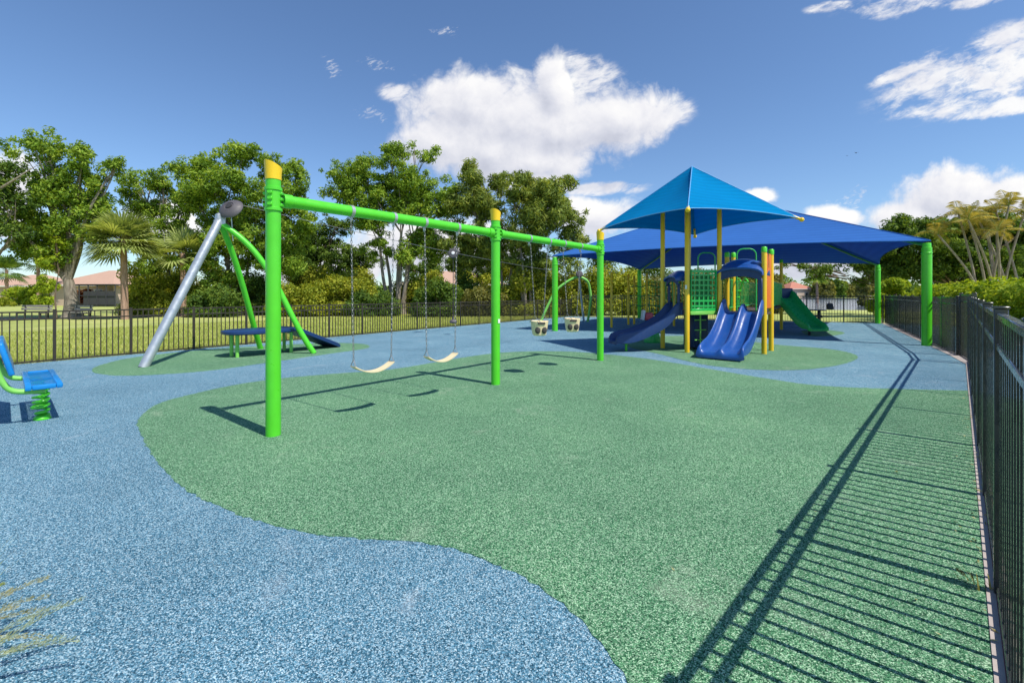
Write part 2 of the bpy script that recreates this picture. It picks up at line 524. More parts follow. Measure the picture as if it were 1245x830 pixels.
# ------------------------------------------------------------------ mesh helpers
class MB:
    """collects shapes, then links them as one mesh object"""
    def __init__(self):
        self.v, self.f, self.mi = [], [], []
        self.cur = 0

    def raw(self, vs, fs):
        n = len(self.v)
        self.v += [tuple(p) for p in vs]
        self.f += [tuple(i + n for i in f) for f in fs]
        self.mi += [self.cur] * len(fs)
        return self

    def box(self, c, s, rot=None, bev=0.0, seg=1):
        bm = bmesh.new()
        bmesh.ops.create_cube(bm, size=1)
        for v in bm.verts:
            v.co = Vector((v.co.x * s[0], v.co.y * s[1], v.co.z * s[2]))
        if bev:
            bmesh.ops.bevel(bm, geom=list(bm.edges), offset=min(bev, min(s) * .45), segments=seg, affect='EDGES', profile=.5)
        M = Matrix.Translation(Vector(c))
        if rot is not None:
            M = M @ (rot.to_4x4() if isinstance(rot, Matrix) else Euler(rot).to_matrix().to_4x4())
        bm.verts.index_update()
        self.raw([M @ v.co for v in bm.verts], [[v.index for v in f.verts] for f in bm.faces])
        bm.free()
        return self

    def bar(self, a, b, w, h=None, up=(0, 0, 1), bev=0.0):
        """box beam from a to b"""
        a, b = Vector(a), Vector(b)
        h = h or w
        y = (b - a).normalized()
        u = Vector(up)
        x = y.cross(u)
        if x.length < 1e-4:
            x = y.cross(Vector((1, 0, 0)))
        x.normalize()
        z = x.cross(y)
        M = Matrix((x, y, z)).transposed()
        return self.box((a + b) / 2, (w, (b - a).length, h), M, bev)

    def tube(self, pts, rad, n=12, caps=True, closed=False):
        pts = [Vector(p) for p in pts]
        k = len(pts)
        rs = rad if isinstance(rad, (list, tuple)) else [rad] * k
        vs, fs = [], []
        prev = None
        for i, p in enumerate(pts):
            if closed:
                t = pts[(i + 1) % k] - pts[i - 1]
            else:
                t = pts[min(i + 1, k - 1)] - pts[max(i - 1, 0)]
            if t.length < 1e-9:
                t = Vector((0, 0, 1))
            t.normalize()
            if prev is None:
                ref = Vector((0, 0, 1)) if abs(t.z) < .9 else Vector((1, 0, 0))
                x = t.cross(ref).normalized()
            else:
                x = (prev - t * prev.dot(t))
                if x.length < 1e-6:
                    x = t.orthogonal()
                x.normalize()
            prev = x
            y = t.cross(x)
            for j in range(n):
                a = 2 * math.pi * j / n
                vs.append(p + (x * math.cos(a) + y * math.sin(a)) * rs[i])
        for i in range(k if closed else k - 1):
            for j in range(n):
                a, b = i * n + j, i * n + (j + 1) % n
                c, d = ((i + 1) % k) * n + (j + 1) % n, ((i + 1) % k) * n + j
                fs.append((a, b, c, d))
        if caps and not closed:
            fs.append(tuple(range(n - 1, -1, -1)))
            fs.append(tuple((k - 1) * n + j for j in range(n)))
        return self.raw(vs, fs)

    def lathe(self, prof, c=(0, 0, 0), n=20, M=None):
        """profile of (radius, z) turned about the local z axis"""
        vs, fs = [], []
        for r, z in prof:
            for j in range(n):
                a = 2 * math.pi * j / n
                vs.append(Vector((r * math.cos(a), r * math.sin(a), z)))
        for i in range(len(prof) - 1):
            for j in range(n):
                fs.append((i * n + j, i * n + (j + 1) % n, (i + 1) * n + (j + 1) % n, (i + 1) * n + j))
        if prof[0][0] > 1e-5:
            fs.append(tuple(range(n - 1, -1, -1)))
        if prof[-1][0] > 1e-5:
            fs.append(tuple((len(prof) - 1) * n + j for j in range(n)))
        c = Vector(c)
        return self.raw([(M @ v if M else v) + c for v in vs], fs)

    def ball(self, c, r, n=14, sc=(1, 1, 1), M=None):
        prof = [(max(1e-6, math.sin(math.pi * i / 8)) * r, -math.cos(math.pi * i / 8) * r) for i in range(9)]
        S = Matrix.Diagonal(Vector(sc))
        return self.lathe(prof, c, n, (M @ S) if M else S)

    def sheet(self, poly, z0, z1):
        """flat slab with a polygon outline"""
        n = len(poly)
        vs = [(p[0], p[1], z1) for p in poly] + [(p[0], p[1], z0) for p in poly]
        fs = [tuple(range(n)), tuple(range(2 * n - 1, n - 1, -1))]
        fs += [(i, i + n, (i + 1) % n + n, (i + 1) % n) for i in range(n)]
        return self.raw(vs, fs)

    def loft(self, rings, caps=True, closed=True):
        n = len(rings[0])
        vs = [p for r in rings for p in r]
        fs = []
        for i in range(len(rings) - 1):
            for j in range(n if closed else n - 1):
                fs.append((i * n + j, i * n + (j + 1) % n, (i + 1) * n + (j + 1) % n, (i + 1) * n + j))
        if caps and closed:
            fs.append(tuple(range(n - 1, -1, -1)))
            fs.append(tuple((len(rings) - 1) * n + j for j in range(n)))
        return self.raw(vs, fs)

    def build(self, name, mats, parent=None, smooth=True, local=False, angle=38):
        me = bpy.data.meshes.new(name)
        off = Vector((0, 0, 0))
        if parent is not None and not local:
            q = parent
            while q is not None:
                off += Vector(q.location)
                q = q.parent
        me.from_pydata([(x - off.x, y - off.y, z - off.z) for x, y, z in self.v], [], self.f)
        bm = bmesh.new()
        bm.from_mesh(me)
        bmesh.ops.recalc_face_normals(bm, faces=bm.faces)
        bm.to_mesh(me)
        bm.free()
        if isinstance(mats, str):
            mats = [mats]
        for m in mats:
            me.materials.append(MATS[m])
        if len(mats) > 1:
            me.polygons.foreach_set('material_index', self.mi)
        if smooth:
            me.shade_smooth()
            me.set_sharp_from_angle(angle=R(angle))
        o = bpy.data.objects.new(name, me)
        COL.objects.link(o)
        if parent is not None:
            o.parent = parent
        return o


def quads(name, V, mat, parent=None, nper=4):
    """many small loose faces (leaves, blades) from an array of vertices, nper per face"""
    V = np.asarray(V, dtype=np.float32).reshape(-1, 3)
    if parent is not None:
        q = parent
        off = np.zeros(3, np.float32)
        while q is not None:
            off += np.array(q.location, np.float32)
            q = q.parent
        V = V - off
    nf = len(V) // nper
    me = bpy.data.meshes.new(name)
    me.vertices.add(len(V))
    me.vertices.foreach_set('co', V.ravel())
    me.loops.add(len(V))
    me.loops.foreach_set('vertex_index', np.arange(len(V), dtype=np.int32))
    me.polygons.add(nf)
    me.polygons.foreach_set('loop_start', np.arange(0, nf * nper, nper, dtype=np.int32))
    me.update(calc_edges=True)
    me.materials.append(MATS[mat])
    o = bpy.data.objects.new(name, me)
    COL.objects.link(o)
    if parent is not None:
        o.parent = parent
    return o


def thing(name, label, cat, loc=(0, 0, 0), group=None, rz=0):
    o = bpy.data.objects.new(name, None)
    o.empty_display_size = .2
    COL.objects.link(o)
    o.location = loc
    o.rotation_euler = (0, 0, rz)
    return tag(o, label, cat, group)


def tag(o, label, cat, group=None):
    o['label'] = label
    o['category'] = cat
    if group:
        o['group'] = group
    return o


def struct(o):
    o['kind'] = 'structure'
    return o


def dup(root, loc, rz=0, label=None):
    r = root.copy()
    COL.objects.link(r)
    r.location = loc
    r.rotation_euler = (0, 0, rz)
    if label:
        r['label'] = label
    for ch in list(root.children):
        c = ch.copy()
        COL.objects.link(c)
        c.parent = r
        for g in list(ch.children):
            d = g.copy()
            COL.objects.link(d)
            d.parent = c
    return r


def smooth_poly(pts, closed=True, k=6):
    out = []
    n = len(pts)
    for i in range(n if closed else n - 1):
        g = lambda j: Vector((*pts[(j) % n][:2], 0)) if closed else Vector((*pts[max(0, min(n - 1, j))][:2], 0))
        p0, p1, p2, p3 = g(i - 1), g(i), g(i + 1), g(i + 2)
        for s in range(k):
            t = s / k
            q = .5 * ((2 * p1) + (p2 - p0) * t + (2 * p0 - 5 * p1 + 4 * p2 - p3) * t * t + (3 * p1 - p0 - 3 * p2 + p3) * t ** 3)
            out.append((q.x, q.y))
    return out


def curve3(pts, k=8):
    pts = [Vector(p) for p in pts]
    out = []
    n = len(pts)
    for i in range(n - 1):
        p0, p1, p2, p3 = pts[max(0, i - 1)], pts[i], pts[i + 1], pts[min(n - 1, i + 2)]
        for s in range(k):
            t = s / k
            out.append(.5 * ((2 * p1) + (p2 - p0) * t + (2 * p0 - 5 * p1 + 4 * p2 - p3) * t * t + (3 * p1 - p0 - 3 * p2 + p3) * t ** 3))
    out.append(pts[-1])
    return out


# ------------------------------------------------------------------ ground
def near_fence(d):
    return Vector((.22 + .984 * d, d, 0))


C1 = near_fence(10.3)
C2 = Vector((11.55, 11.8, 0))
C3 = Vector((20.2, 24.6, 0))
C4 = Vector((4.1, 32.0, 0))
L0 = Vector((-14.2, 6.1, 0))

struct(MB().raw([(-900, -300, -.04), (900, -300, -.04), (900, 1500, -.04), (-900, 1500, -.04)], [(0, 1, 2, 3)]).build('ground', 'lawn', smooth=False))
rub = [near_fence(-3.0), C1, C2, C3, C4, L0, (-17, -3, 0)]
struct(MB().sheet([(p[0], p[1]) for p in rub], -.06, 0).build('playground_surface', 'rubber_blue', smooth=False))
main = [(168, 510), (173, 530), (188, 557), (214, 586), (252, 609), (310, 632), (375, 648), (440, 655), (500, 658), (560, 669), (620, 693), (675, 728), (722, 772), (765, 830), (800, 900), (840, 1010)]
main = [G(*p) for p in main] + [near_fence(.55) + Vector((-.2, .2, 0)), near_fence(1.0) + Vector((-.034, .034, 0))]
edge = [near_fence(d) + Vector((-.034, .034, 0)) for d in (2, 3, 4, 5, 6, 7, 7.45)]
top = [G(*p) for p in [(1184, 475), (1100, 473), (1000, 469), (925, 459), (860, 448), (800, 438), (760, 433), (735, 430.5), (696, 427.5), (651, 427), (606, 429), (554, 436), (480, 448.5), (410, 454), (341, 460), (285, 468), (230, 480), (192, 491)]]


def ragged(poly, amp=.008):
    out = []
    for i, p in enumerate(poly):
        q = poly[(i + 1) % len(poly)]
        ln = math.hypot(q[0] - p[0], q[1] - p[1])
        n = max(1, min(24, int(ln / .035))) if p[1] < 16 else 1
        for j in range(n):
            t = j / n
            out.append((p[0] + (q[0] - p[0]) * t + rnd.gauss(0, amp), p[1] + (q[1] - p[1]) * t + rnd.gauss(0, amp)))
    return out


mpoly = ragged(smooth_poly(main + edge + top, True, 5))
struct(MB().sheet(mpoly, -.002, .004).build('green_surface_field', 'rubber_green', smooth=False))
isl = [(1043, 434), (1030, 441), (1000, 447), (955, 450), (900, 448), (850, 442), (800, 430), (765, 422), (758, 415), (790, 409), (860, 409), (940, 418.5), (1000, 423.5), (1030, 428)]
struct(MB().sheet(ragged(smooth_poly([G(*p) for p in isl])), -.002, .0045).build('green_surface_island', 'rubber_green', smooth=False))
zip_ = [(112, 450), (125, 455), (165, 456.5), (249, 451), (324, 441), (400, 430), (447, 423), (440, 418), (395, 417), (330, 420), (250, 425), (166, 434), (125, 443)]
struct(MB().sheet(ragged(smooth_poly([G(*p) for p in zip_])), -.002, .0042).build('green_surface_launch', 'rubber_green', smooth=False))
far = [(975, 402), (1000, 401), (1022, 403), (1026, 405.5), (1010, 408), (985, 408)]
struct(MB().sheet(smooth_poly([G(*p) for p in far]), -.002, .0042).build('green_surface_spot', 'rubber_green', smooth=False))
# concrete strip with a rusty joint along the near fence
nv = Vector((-.702, .713, 0))
a, b = near_fence(-2.5), C1
struct(MB().sheet([(p.x, p.y) for p in (a + nv * .055, b + nv * .055, b - nv * .12, a - nv * .12)], -.03, .010).build('concrete_strip', 'concrete', smooth=False))
struct(MB().sheet([(p.x, p.y) for p in (a + nv * .020, b + nv * .020, b + nv * .012, a + nv * .012)], 0, .0125).build('joint_strip', 'rust', smooth=False))
fd = (C3 - C2).normalized()
fn = Vector((-fd.y, fd.x, 0))
struct(MB().sheet([(p.x, p.y) for p in (C1 + nv * .06, C2 + fn * .16, C3 + fn * .16, C3 - fn * .15, C2 - fn * .15, C1 - fn * .2)], -.03, .009).build('concrete_kerb', 'concrete', smooth=False))
# footpath under the trees (its dark tone and breadth paint in their shade), lake and far bank
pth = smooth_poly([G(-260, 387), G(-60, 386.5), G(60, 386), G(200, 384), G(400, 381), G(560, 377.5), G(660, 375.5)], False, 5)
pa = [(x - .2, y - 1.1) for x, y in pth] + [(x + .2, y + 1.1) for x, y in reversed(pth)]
struct(MB().sheet(pa, -.06, -.028).build('shaded_path', 'asphalt_tree_shade', smooth=False))
lake = smooth_poly([(13, 60), (22, 50), (34, 45.5), (48, 44), (70, 44), (110, 60), (150, 100), (160, 150), (120, 175), (70, 178), (30, 160), (12, 110)])
struct(MB().sheet(lake, -.08, -.03).build('lake', 'water', smooth=False))


# ------------------------------------------------------------------ fences
def fence(name, label, a, b, h, nposts, mat='black_metal', npick=11, post_w=.055, cap_rail=False, rail_d=.16, group=None, name_part='picket_panel', pk=.016):
    a, b = Vector(a), Vector(b)
    root = thing(name, label, 'fence', a, group)
    u = (b - a)
    Ltot = u.length
    u.normalize()
    rz = math.atan2(u.y, u.x)
    E = (0, 0, rz)
    step = Ltot / (nposts - 1)
    zr = .035
    for i in range(nposts):
        p = a + u * (step * i)
        m = MB().box((p.x, p.y, h / 2 + .01), (post_w, post_w, h + .02), E, .004)
        m.box((p.x, p.y, h + .026), (post_w + .012, post_w + .012, .014), E, .004)
        m.build('post', mat, root)
    for i in range(nposts - 1):
        p0 = a + u * (step * i + post_w / 2)
        p1 = a + u * (step * (i + 1) - post_w / 2)
        m = MB()
        for k in range(npick):
            q = p0 + (p1 - p0) * ((k + 1) / (npick + 1))
            m.box((q.x, q.y, (h - .03 + .05) / 2), (pk, pk, h - .03 - .05), E)
        o = m.build(name_part, mat, root, smooth=False)
        for z in (h - .02, h - .02 - rail_d, .032):
            c = (p0 + p1) / 2
            MB().box((c.x, c.y, z), ((p1 - p0).length - .002, .036, .034), E, .004).build('rail', mat, o)
    return root


fence('metal_fence', 'tall glossy black picket fence running close along the right edge beside its striped shadow', near_fence(.08), near_fence(10.6), 1.50, 10, npick=12, pk=.024)
fence('gate_panel', 'slightly taller short black fence panel at the bend beside the concrete kerb', C1 + Vector((.12, .0, 0)), C2 + Vector((-.0, -.1, 0)), 1.585, 2, npick=15, post_w=.07)
fence('metal_fence', 'black picket fence behind the nearest thick green shade post, before the clipped hedge', C2, C3, 1.51, 10, npick=12, pk=.022)
fence('metal_fence', 'black picket fence between the playground and the lake', C3 + Vector((-.1, .05, 0)), C4 + Vector((.1, -.05, 0)), 1.48, 11, npick=12, pk=.018)
fence('metal_fence', 'low dark brown picket fence along the lawn behind the swings and zip line', L0, C4, 1.20, 23, mat='brown_metal', npick=11, pk=.02, rail_d=.17)


# ------------------------------------------------------------------ swing set
SA, SB, SCc = Vector((-2.70, 5.144, 0)), Vector((-.29, 8.03, 0)), Vector((2.12, 10.92, 0))
su = (SCc - SA).normalized()
srz = math.atan2(su.y, su.x)
BEAM = 2.665


def swing_set():
    root = thing('swing_frame', 'bright green two bay steel swing frame with yellow slanted post caps', 'swing set', SA)
    for p in (SA, SB, SCc):
        m = MB().lathe([(.079, -.03), (.079, 2.90)], (p.x, p.y, 0), 28)
        post = m.build('post', 'green_paint', root)
        # slanted yellow cap
        n = 28
        low, mid, top_ = [], [], []
        for j in range(n):
            an = 2 * math.pi * j / n
            x, y = math.cos(an), math.sin(an)
            low.append((p.x + x * .084, p.y + y * .084, 2.885))
            mid.append((p.x + x * .086, p.y + y * .086, 2.96))
            along = (x * su.x + y * su.y)
            top_.append((p.x + x * .094, p.y + y * .094, 3.05 - along * .045))
        MB().loft([low, mid, top_]).build('post_cap', 'yellow_cap', post)
        # bolted collar round the post
        m = MB().lathe([(.081, 2.53), (.094, 2.535), (.094, 2.565), (.083, 2.57), (.083, 2.76), (.094, 2.765), (.094, 2.795), (.081, 2.80)], (p.x, p.y, 0), 28)
        for k in range(4):
            an = srz + R(45 + 90 * k)
            for z in (2.60, 2.665, 2.73):
                m.box((p.x + math.cos(an) * .09, p.y + math.sin(an) * .09, z), (.03, .05, .032), (0, 0, an), .004)
        m.build('collar', 'green_paint', post)
    for p, q in ((SA, SB), (SB, SCc)):
        a = p + su * .10 + Vector((0, 0, BEAM))
        b = q - su * .10 + Vector((0, 0, BEAM))
        beam = MB().tube([a, b], .069, 28).build('beam', 'green_paint', root)
        for e, sg in ((a, 1), (b, -1)):
            MB().tube([e, e + su * sg * .10], .08, 28).build('sleeve', 'green_paint', beam)
        for off in (.966, 1.617, 2.166, 2.837):
            c = p + su * off + Vector((0, 0, BEAM))
            h = MB().tube([c - su * .022, c + su * .022], .077, 24)
            h.box(c + Vector((0, 0, -.095)), (.03, .03, .05), (0, 0, srz), .006)
            h.tube([c + Vector((0, 0, -.11)) + Vector((-su.y, su.x, 0)) * .02 * math.cos(t) + Vector((0, 0, .025 * math.sin(t))) for t in [i * math.pi / 5 for i in range(10)]], .007, 6, closed=True)
            h.build('swing_hanger', 'galvanised', beam)
    return root


swing_set()
MB().box(SB + Vector((.062, -.056, 1.12)), (.006, .05, .07), (0, 0, R(-42))).build('notice_sticker', 'sticker_white', bpy.data.objects['swing_frame'].children[3], smooth=False)


def chain_mesh(length, mb, org=Vector((0, 0, 0)), ddir=Vector((0, 0, -1))):
    n = int(length / .036)
    ddir = ddir.normalized()
    s = ddir.orthogonal().normalized()
    s2 = ddir.cross(s)
    for i in range(n):
        c = org + ddir * (i + .5) * (length / n)
        w = s if i % 2 == 0 else s2
        pts = []
        for k in range(8):
            t = 2 * math.pi * k / 8
            pts.append(c + ddir * .024 * math.cos(t) + w * .0105 * math.sin(t))
        mb.tube(pts, .0036, 5, closed=True)


def belt_swing(label):
    """local x runs along the beam; origin on the ground under the swing"""
    t = thing('belt_swing', label, 'swing', (0, 0, 0), 'belt swings hanging from the nearer bay')
    hx = .326
    for s in (-1, 1):
        m = MB()
        a = Vector((s * hx, 0, 2.54))
        b = Vector((s * .29, 0, .74))
        chain_mesh((b - a).length, m, a, b - a)
        ch = m.build('chain', 'chain_steel', t, local=True)
        # triangle link
        tri = MB()
        P1, P2, P3 = Vector((s * .29, 0, .745)), Vector((s * .295, -.06, .655)), Vector((s * .295, .06, .655))
        tri.tube([P1, P2, P3], .006, 6, closed=True)
        tri.build('triangle_link', 'chain_steel', ch, local=True)
    rings = []
    for i in range(17):
        x = -.30 + .60 * i / 16
        u = x / .30
        z = .555 + .10 * u * u
        wd = .075 - .012 * abs(u)
        dz = Vector((-.4 * u, 0, 1)).normalized() * .007
        c = Vector((x, 0, z))
        rings.append([c + Vector((0, -wd, 0)) - dz, c + Vector((0, wd, 0)) - dz, c + Vector((0, wd, 0)) + dz, c + Vector((0, -wd, 0)) + dz])
    MB().loft(rings).build('belt_seat', 'pale_rubber', t, local=True)
    return t


def place_on_beam(off):
    return SA + su * off


bs = belt_swing('pale belt swing on chains nearest to the first green post')
q = place_on_beam(1.29)
bs.location = (q.x, q.y, 0)
bs.rotation_euler = (0, 0, srz)
q = place_on_beam(2.50)
dup(bs, (q.x, q.y, 0), srz, 'pale belt swing on chains next to the middle green post')


def bucket_swing(label):
    t = thing('bucket_swing', label, 'toddler swing', (0, 0, 0), 'bucket swings hanging from the farther bay')
    for s in (-1, 1):
        m = MB()
        a = Vector((s * .33, 0, 2.54))
        b = Vector((s * .17, 0, 1.16))
        chain_mesh((b - a).length, m, a, b - a)
        m2 = MB()
        ch = m.build('chain', 'chain_steel', t, local=True)
        for f in (-1, 1):
            m2.tube([b, Vector((s * .165, f * .13, 1.04))], .006, 6)
        m2.build('chain_yoke', 'chain_steel', ch, local=True)
    # open shell with two leg openings in front and behind
    def ring(z, hx, hy, inset=0):
        return [Vector(((hx - inset) * math.copysign(abs(math.cos(a)) ** .6, math.cos(a)), (hy - inset) * math.copysign(abs(math.sin(a)) ** .6, math.sin(a)), z)) for a in [2 * math.pi * k / 24 for k in range(24)]]
    m = MB()
    m.loft([ring(.77, .10, .08), ring(.79, .13, .11), ring(.88, .145, .13), ring(1.00, .16, .15), ring(1.055, .17, .16), ring(1.065, .165, .155), ring(1.055, .145, .135), ring(.90, .12, .105), ring(.81, .09, .08)])
    sh = m.build('seat_shell', 'cream_plastic', t, local=True)
    for f in (-1, 1):
        for s in (-1, 1):
            MB().ball((s * .066, f * .122, .885), .06, 12, (.95, .5, 1.2)).build('leg_opening', 'dark_hole', sh, local=True)
        MB().box((0, f * .158, 1.02), (.15, .012, .045), None, .005).build('grip_bar', 'dark_hole', sh, local=True)
    sh.rotation_euler = (0, 0, -.75)
    return t


bk = bucket_swing('cream toddler bucket swing nearer to the middle green post')
q = place_on_beam(3.77 + 1.29)
bk.location = (q.x, q.y, 0)
bk.rotation_euler = (0, 0, srz + .1)
q = place_on_beam(3.77 + 2.50)
dup(bk, (q.x, q.y, 0), srz - .08, 'cream toddler bucket swing nearest to the farthest swing post')

# ------------------------------------------------------------------ zip line
APX = P(268, 266, 11.5)
FAPX = P(704, 336, 25.6)
zdir = (FAPX - APX)
zdir.z = 0
zdir.normalize()
znor = Vector((-zdir.y, zdir.x, 0))


def launch_tripod():
    root = thing('zip_line_tripod', 'three legged zip line mast with one silver leg and two curved green legs', 'zip line mast', (APX.x, APX.y, 0))
    g = G(174, 446)
    MB().tube([g - Vector((0, 0, .02)), APX + (APX - g).normalized() * .12], .098, 24).build('silver_leg', 'galvanised', root)
    f1, f2 = G(317, 424), G(382, 429.5)
    for f, bow in ((f1, .16), (f2, .42)):
        pts = []
        st = APX + Vector((0, 0, -.12))
        out = Vector((f.x - st.x, f.y - st.y, 0)).normalized()
        for i in range(22):
            t = i / 21
            p = st.lerp(f, t)
            p = p + (out * .5 + Vector((0, 0, .85))) * bow * (math.sin(math.pi * min(1, t * 1.0)) ** 1.0) * (1 - t) * 1.3
            pts.append(p)
        MB().tube(pts, .072, 20).build('green_leg', 'green_paint', root)
        
    m = MB().box(APX + Vector((0, 0, -.02)), (.2, .2, .3), (0, 0, math.atan2(zdir.y, zdir.x)), .03)
    m.build('head_plate', 'galvanised', root)
    c = P(281, 254, 11.55)
    ax = Vector((-.05, -.82, .56)).normalized()
    z = ax
    x = Vector((1, .0, -.18)); x = (x - z * x.dot(z)).normalized()
    M = Matrix((x, z.cross(x), z)).transposed()
    m = MB().lathe([(1e-5, -.13), (.12, -.12), (.24, -.07), (.30, 0), (.27, .05), (.2, .09), (.12, .115), (.115, .10), (1e-5, .10)], c, 32, M)
    d = m.build('bumper_disc', 'bumper_rubber', root)
    m = MB().lathe([(1e-5, .10), (.075, .10), (.07, .125), (1e-5, .13)], c, 20, M)
    m.build('hub', 'dull_black', d)
    MB().tube([c + Vector((0, 0, -.16)), APX + Vector((.26, .1, -.55))], .012, 8).build('brake_rod', 'galvanised', root)
    return root


launch_tripod()
# launch deck with ramp
DK = Vector((-6.62, 11.98, 0))
deck = thing('launch_deck', 'round edged blue zip line launch deck with ramp on short green legs', 'platform', DK)


def oval(c, L, Wd, z, n=32):
    return [c + zdir * (L * math.copysign(abs(math.cos(a)) ** .8, math.cos(a))) + znor * (Wd * math.copysign(abs(math.sin(a)) ** .8, math.sin(a))) + Vector((0, 0, z)) for a in [2 * math.pi * k / n for k in range(n)]]


MB().loft([oval(DK, .86, .57, .575), oval(DK, .90, .60, .60), oval(DK, .90, .60, .655), oval(DK, .86, .57, .675)]).build('deck_plate', 'navy_plastic', deck)
r0 = DK + zdir * .72 + Vector((0, 0, .63))
r1 = G(404, 421) + Vector((0, 0, .03))
rd = (r1 - r0)
rn = Vector((-rd.y, rd.x, 0)).normalized()
m = MB()
rings = []
for i in range(11):
    t = i / 10
    c = r0.lerp(r1, t)
    w = .46 * (1 - .1 * t) if t < .95 else .36
    h = Vector((0, 0, .045))
    rings.append([c - rn * w - h, c + rn * w - h, c + rn * w + h, c + rn * (w - .04) + h * 1.5, c - rn * (w - .04) + h * 1.5, c - rn * w + h])
m.loft(rings)
m.build('ramp', 'navy_plastic', deck)
for gp in ((281.5, 433.5), (288.5, 434.5), (345.5, 426), (354, 428.5)):
    g = G(*gp)
    MB().lathe([(.042, -.02), (.042, .58)], (g.x, g.y, 0), 16).build('leg', 'lime_paint', deck)

# far mast
fm = thing('zip_line_mast', 'far zip line mast of bent pale green pipes under the blue shade edge', 'zip line mast', (FAPX.x, FAPX.y, 0))
m1 = [FAPX, FAPX + Vector((.45, 0, -.25)), FAPX + Vector((.62, .1, -.7)), FAPX + Vector((.68, .15, -1.4)), Vector((FAPX.x + .55, FAPX.y + .4, -.02))]
MB().tube(curve3(m1), .07, 14).build('green_leg', 'lime_paint', fm)
m2 = [FAPX, FAPX + Vector((-.5, 0, -.2)), FAPX + Vector((-1.25, -.05, -.75)), FAPX + Vector((-1.75, -.1, -1.6)), Vector((FAPX.x - 2.2, FAPX.y - .2, -.02))]
MB().tube(curve3(m2), .07, 14).build('green_leg', 'lime_paint', fm)
MB().tube([FAPX, Vector((FAPX.x + .4, FAPX.y + .8, -.02))], .06, 12).build('silver_leg', 'galvanised', fm)
MB().lathe([(1e-5, -.1), (.16, -.08), (.2, 0), (.16, .08), (1e-5, .1)], FAPX + Vector((0, -.15, .12)), 20, Matrix.Rotation(R(80), 3, 'X')).build('bumper_disc', 'bumper_rubber', fm)
# cable and trolley
cab0, cab1 = P(296, 250, 11.8), FAPX + Vector((0, -.1, .1))


def cable_at(t):
    p = cab0.lerp(cab1, t)
    p.z -= .16 * 4 * t * (1 - t)
    return p


tag(MB().tube([cable_at(i / 30) for i in range(31)], .008, 6).build('zip_line_cable', 'chain_steel'), 'thin steel zip line cable strung between the silver legged mast and the far mast', 'cable')
TP = cable_at(.435)
tr = thing('zip_line_trolley', 'round zip line trolley with rope and button seat riding on the cable', 'zip line seat', TP)
MB().lathe([(1e-5, -.06), (.17, -.055), (.20, 0), (.17, .055), (.09, .06), (.085, .05), (1e-5, .05)], TP + Vector((0, 0, -.02)), 24, Matrix.Rotation(R(82), 3, 'X')).build('bumper_disc', 'bumper_rubber', tr)
MB().lathe([(1e-5, .05), (.07, .05), (.06, .075), (1e-5, .08)], TP + Vector((0, 0, -.02)), 18, Matrix.Rotation(R(82), 3, 'X')).build('hub', 'white_plastic', tr)
MB().tube([TP + Vector((0, 0, -.1)), Vector((TP.x, TP.y, .6))], .014, 8).build('rope', 'dull_black', tr)
MB().lathe([(1e-5, .44), (.12, .46), (.15, .51), (.12, .56), (.04, .60), (.025, .72), (1e-5, .72)], (TP.x, TP.y, 0), 20).build('button_seat', 'bumper_rubber', tr)

# ------------------------------------------------------------------ spring bench at the left edge
bl = Vector((-.745, .667, 0))            # along the seat, away from the camera
bf = Vector((.667, .745, 0))             # the way the seat faces
bn0 = Vector((-5.86, 5.47, 0))           # near rear corner on the ground plane
bench = thing('spring_bench', 'blue two seat spring bench with curved green frame at the left edge', 'spring rider', bn0)
SL, SDp, SZ = 1.55, .33, .455
E = (0, 0, math.atan2(bl.y, bl.x))
cS = bn0 + bl * (SL / 2) + bf * (SDp / 2)
fr = MB()
for o_, ln, wd in ((bf * (SDp / 2 - .03), SL, .06), (-bf * (SDp / 2 - .03), SL, .06)):
    fr.box(cS + o_ + Vector((0, 0, SZ)), (ln, wd, .06), E, .012, 2)
for o_ in (bl * (SL / 2 - .03), -bl * (SL / 2 - .03)):
    fr.box(cS + o_ + Vector((0, 0, SZ)), (.06, SDp - .12, .058), E, .012, 2)
seat = fr.build('seat_rim', 'bright_blue', bench)
MB().box(cS + Vector((0, 0, SZ + .012)), (SL - .12, SDp - .12, .006), E).build('seat_panel', 'punched_blue', seat, smooth=False)
MB().box(cS + Vector((0, 0, SZ - .005)), (.03, SDp - .12, .03), E, .006).build('seat_rib', 'bright_blue', seat)
lean = Matrix.Rotation(R(-14), 3, bl)
cB = bn0 + bl * (SL / 2) - bf * .15 + Vector((0, 0, .82))
rotm = Matrix.Rotation(math.atan2(bl.y, bl.x), 3, 'Z')
MB().box(cB, (SL, .055, .40), lean @ rotm, .02, 3).build('backrest', 'bright_blue', bench)
for s in (.12, SL - .12):
    o_ = bn0 + bl * s
    pts = [o_ + bf * .18 + Vector((0, 0, .40)), o_ + Vector((0, 0, .405)), o_ - bf * .12 + Vector((0, 0, .45)), o_ - bf * .20 + Vector((0, 0, .60)), o_ - bf * .25 + Vector((0, 0, .82)), o_ - bf * .31 + Vector((0, 0, 1.06))]
    MB().tube(curve3(pts), .032, 14).build('frame_tube', 'lime_paint', bench)
for s in (.34, 1.2):
    c = bn0 + bl * s + bf * .16
    m = MB()
    pts = [c + Vector((.058 * math.cos(t), .058 * math.sin(t), .04 + .37 * t / (2 * math.pi * 5.5))) for t in [i * 2 * math.pi / 12 for i in range(67)]]
    m.tube(pts, .018, 8)
    m.build('coil_spring', 'green_paint', bench)
    MB().lathe([(.085, -.01), (.085, .02), (.06, .05), (1e-5, .05)], c, 20).build('spring_foot', 'green_paint', bench)


